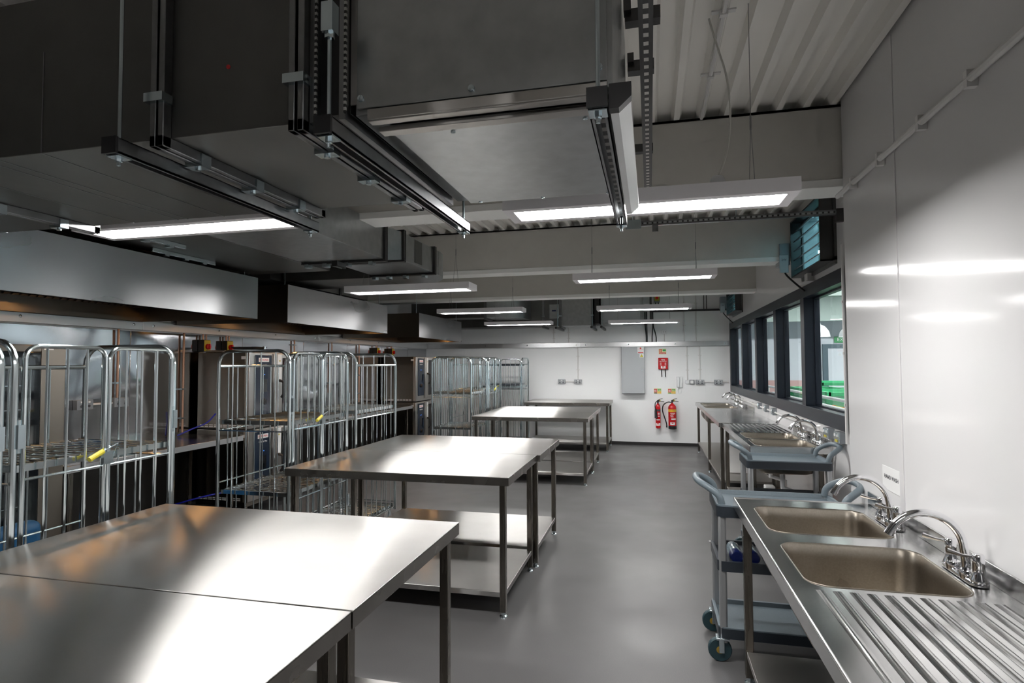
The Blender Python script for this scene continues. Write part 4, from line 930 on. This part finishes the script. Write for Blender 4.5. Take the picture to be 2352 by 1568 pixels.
# ================================================================ SINKS
def fill_plate(g, outer, holes):
    es = []
    vs = []
    for L in [outer]+holes:
        v = [g.bm.verts.new(Vector(p)) for p in L]; vs.append(v)
        for a, b_ in zip(v, v[1:]+v[:1]): es.append(g.bm.edges.new((a, b_)))
    bmesh.ops.triangle_fill(g.bm, edges=es, use_beauty=True, use_dissolve=False)
    return vs
def sink(label, x0, x1, y0, y1, bowls, drainer, legs_y, upstand, shelf, tapys, z=.9, tapx=None):
    t = thing('sink_unit', label, 'sink', ((x0+x1)/2, (y0+y1)/2, 0), group='stainless sink units')
    g = G()
    outer = [(x0, y0, z), (x1, y0, z), (x1, y1, z), (x0, y1, z)]
    holes = [rrect(a, b, c, d, .07, z) for a, b, c, d in bowls]
    fill_plate(g, outer, holes)
    ap = .05
    g.box(x0, x0+.004, y0, y1, z-ap, z-.0005).box(x0, x1, y0, y0+.004, z-ap, z-.0005).box(x0, x1, y1-.004, y1, z-ap, z-.0005)
    # raised anti drip rim
    g.tube([(x0+.006, y0+.006, z), (x0+.006, y1-.006, z), (x1-.03, y1-.006, z)], .004, 8).tube([(x0+.006, y0+.006, z), (x1-.03, y0+.006, z)], .004, 8)
    g.build('sink_top', 'sinktop', t, ang=30)
    for a, b, c, d in bowls:
        dp = .25
        Ls = [rrect(a-.004, b+.004, c-.004, d+.004, .074, z+.003), rrect(a, b, c, d, .07, z-.002), rrect(a+.006, b-.006, c+.006, d-.006, .066, z-.05), rrect(a+.014, b-.014, c+.014, d-.014, .062, z-dp+.05), rrect(a+.03, b-.03, c+.03, d-.03, .055, z-dp+.012), rrect(a+.055, b-.055, c+.055, d-.055, .05, z-dp)]
        bo = G().loops(Ls, cap1=True).build('bowl', 'bowl', t, ang=50)
        sm = bo.modifiers.new('thickness', 'SOLIDIFY'); sm.thickness = .003; sm.offset = 1
        G().lathe([(.0, .003), (.02, .003), (.035, .004), (.04, .0005)], ((a+b)/2, (c+d)/2, z-dp+.001), 20).build('plughole', 'chrome', bo)
    if drainer:
        a, b, c, d = drainer
        n = int((b-a)/.048)
        dg = G()
        for k in range(n):
            xx = a+.02+k*(b-a-.04)/(n-1)
            dg.loops([[(xx-.013, c, z+.0005), (xx+.013, c, z+.0005), (xx+.013, d, z+.0005), (xx-.013, d, z+.0005)], [(xx-.006, c+.02, z+.008), (xx+.006, c+.02, z+.008), (xx+.006, d-.02, z+.008), (xx-.006, d-.02, z+.008)]], cap1=True)
        dg.build('drainer_ribs', 'sinktop', t, ang=70)
    ua, ub = upstand
    G().box(x1-.012, x1-.002, ua, ub, z, z+.065).build('upstand', 'sinktop', t, bevel=.002)
    for y in legs_y:
        for x in (x0+.025, x1-.09):
            l = G().box(x, x+.04, y-.02, y+.02, .03, z-.05).build('leg', 'steeledge', t, bevel=.003)
            G().lathe([(.014, .035), (.014, .012), (.024, .006), (.026, 0)], (x+.02, y, 0), 14).build('foot', 'zinc', l)
    if shelf: G().box(x0+.03, x1-.05, legs_y[0]+.025, legs_y[-1]-.025, shelf-.03, shelf).build('undershelf', 'steel', t, bevel=.002)
    return t
def tap(x, y, label, z=.903, s=1.0):
    t = thing('mixer_tap', label, 'tap', (x, y, z), group='swan neck mixer taps')
    ring = rrect(x-.028, x+.028, y-.115, y+.115, .027, z)
    G().loops([ring, [(p[0], p[1], z+.012) for p in ring], [(x+(p[0]-x)*.8, y+(p[1]-y)*.95, z+.018) for p in ring]], cap0=True, cap1=True).build('base_plate', 'chrome', t, ang=50)
    for sg in (-1, 1):
        yy = y+sg*.09
        p_ = G().lathe([(.026, .012), (.026, .02), (.018, .035), (.017, .06), (.0175, .062), (.0175, .095), (.014, .10), (0, .10)], (x, yy, z), 20).build('valve_pillar', 'chrome', t)
        G().tube([(x, yy, z+.088), (x-.04, yy+.012, z+.090), (x-.075, yy+.03, z+.098)], [.006, .005, .009], 8).build('lever', 'chrome', p_)
        G().lathe([(.022, -.03), (.024, -.01), (.020, .0)], (x-.012, y+sg*.045, z+.035), 14).build('bolt_cap', 'chrome', p_)
    H = .205*s; Rr = .115*s
    pts = [(x+.005, y, z+.015), (x+.005, y, z+.05), (x+.0, y, z+.09)]
    for k in range(13):
        a = k/12*PI*.86
        pts.append((x-Rr+Rr*math.cos(a)*1.0-.0, y, z+.09+(H-.09)*math.sin(a)))
    G().tube(smooth_path(pts, 1), [.0135*s]*len(smooth_path(pts, 1)), 14).build('spout', 'chrome', t)
    e_ = Vector(pts[-1]); d2 = (e_-Vector(pts[-2])).normalized()
    G().cyl(e_-d2*.004, e_+d2*.018, .0155*s, 14).build('aerator', 'chrome', t)
    return t
SX0, SX1 = .427, 1.094
sink('near stainless double bowl sink with ribbed drainer at the lower right', SX0, SX1, .90, 3.338, [(.50, .985, 2.70, 3.165), (.50, .985, 2.09, 2.56)], (.50, 1.03, .98, 2.05), (1.0, 3.19), (.90, 3.338), .165, 0)
tap(1.035, 2.93, 'chrome swan neck tap over the further bowl of the near sink'); tap(1.032, 2.29, 'chrome swan neck tap over the nearer bowl of the near sink')
sink('middle stainless double bowl sink with drainer under the windows', .835, XW-.004, 5.39, 7.365, [(.90, 1.395, 5.98, 6.45), (.90, 1.395, 5.46, 5.91)], (.89, 1.43, 6.52, 7.32), (5.5, 7.29), (5.39, 6.75), .165, 0)
tap(1.445, 6.2, 'chrome swan neck tap over the further bowl of the middle sink'); tap(1.445, 5.66, 'chrome swan neck tap over the nearer bowl of the middle sink')
sink('far stainless sink with long plain worktop in the back corner', .80, XW-.004, 7.40, 11.15, [(.87, 1.36, 10.45, 10.95), (.87, 1.36, 9.85, 10.35)], None, (7.5, 9.1, 11.05), (9.2, 10.95), .19, 0)
tap(1.44, 10.62, 'chrome swan neck tap over the further bowl of the far sink'); tap(1.44, 10.05, 'chrome swan neck tap over the nearer bowl of the far sink')
# things under the sinks
t = thing('waste_pipe', 'grey waste pipes under the middle sink', 'pipe', (1.25, 5.7, .3))
for y in (5.66, 6.2): G().tube([(1.15, y, .640), (1.15, y, .50), (1.28, y, .46), (1.28, y, .22)], .022, 10).build('tube', 'white', t)
t = G().box(.95, 1.25, 8.0, 8.03, .20, .80).build('white_board', 'label'); tag(t, 'white board leaning upright under the far worktop', 'board')
for i, (x, m_, nm) in enumerate(((1.10, 'label', 'white packet standing under the middle sink'), (1.21, 'brown', 'patterned brown packet standing under the middle sink'), (1.31, 'orange', 'orange marked packet standing under the middle sink by the wall'))):
    q = G().box(x-.045, x+.045, 5.95, 6.05, .168, .45-.03*i).build('packet', m_, bevel=.01); tag(q, nm, 'packet', 'packets under the middle sink')

# ================================================================ UTILITY CARTS
def cart(name, label, x0, x1, y0, y1):
    t = thing('utility_cart', label, 'cart', ((x0+x1)/2, (y0+y1)/2, 0), group='grey plastic utility carts')
    def tray(zt, h, nm):
        g = G(); r = .04
        g.loops([rrect(x0, x1, y0, y1, r, zt-h), rrect(x0, x1, y0, y1, r, zt), rrect(x0+.018, x1-.018, y0+.018, y1-.018, r*.7, zt), rrect(x0+.026, x1-.026, y0+.026, y1-.026, r*.6, zt-.022)], cap0=True, cap1=True)
        return g
    tray(.85, .068, '').build('top_tray', 'cart', t, ang=30)
    G().loops([rrect(x0-.003, x1+.003, y0-.003, y1+.003, .042, .785), rrect(x0-.003, x1+.003, y0-.003, y1+.003, .042, .842)], cap1=False).build('top_skirt', 'cartdark', t, ang=30)
    tray(.545, .055, '').build('middle_shelf', 'cartdark', t, ang=30)
    tray(.190, .06, '').build('bottom_shelf', 'cart', t, ang=30)
    G().loops([rrect(x0-.002, x1+.002, y0-.002, y1+.002, .042, .132), rrect(x0-.002, x1+.002, y0-.002, y1+.002, .042, .184)], cap1=False).build('bottom_skirt', 'cartdark', t, ang=30)
    for x in (x0+.028, x1-.028):
        for y in (y0+.028, y1-.028):
            G().box(x-.020, x+.020, y-.022, y+.022, .10, .80).build('leg', 'cartleg', t, bevel=.010)
            xo = x-.022
            c = G().box(xo-.006, xo+.022, y-.027, y-.023, .050, .125).box(xo-.006, xo+.022, y+.023, y+.027, .050, .125).box(xo-.02, xo+.05, y-.03, y+.03, .118, .130).build('caster', 'zinc', t, bevel=.002)
            wv = G().lathe([(.035, -.016), (.058, -.016), (.0625, -.010), (.0625, .010), (.058, .016), (.035, .016)], (xo, y, .0625), 26, 'y').build('wheel', 'teal', c)
            G().lathe([(.0, -.018), (.012, -.018), (.036, -.012), (.036, .012), (.012, .018), (0, .018)], (xo, y, .0625), 20, 'y').build('hub', 'hub', wv)
    yc0, yc1 = y0+.035, y1-.035
    for s, xx in ((-1, x0), (1, x1)):
        g = G()
        pts = [(xx-s*.03, yc0, .845), (xx-s*.02, yc0, .895), (xx+s*.04, yc0+.02, .935), (xx+s*.085, yc0+.07, .955), (xx+s*.095, (yc0+yc1)/2, .958), (xx+s*.085, yc1-.07, .955), (xx+s*.04, yc1-.02, .935), (xx-s*.02, yc1, .895), (xx-s*.03, yc1, .845)]
        g.tube(smooth_path(pts), .019, 12)
        g.build('handle', 'cart', t)
    return t
cart('c', 'grey utility cart parked behind the near sink', .345, 1.015, 3.362, 3.78)
cart('c', 'grey utility cart parked in front of the middle sink', .745, 1.375, 4.95, 5.385)
for i, (x, nm) in enumerate(((.450, 'clear bottle with blue cap lying on the near cart shelf, left one'), (.535, 'clear bottle with blue cap lying on the near cart shelf, right one'))):
    t = thing('bottle', nm, 'bottle', (x, 3.43, .56), group='bottles on the near cart')
    zb = .545-.022+.0372
    G().lathe([(.0, 0), (.034, 0), (.036, .01), (.036, .15), (.028, .19), (.014, .21), (.014, .225), (0, .225)], (x, 3.42, zb), 18, 'y').build('body', 'bottle', t)
    G().lathe([(.0, -.022), (.030, -.022), (.0365, -.012), (.0365, .03), (.03, .03)], (x, 3.42, zb), 18, 'y').build('cap', 'blue', t)
t = G().box(.50, .525, 5.58, 5.60, 0, .004).build('paper_scrap', 'lint'); tag(t, 'tiny white scrap lying on the aisle floor', 'scrap')
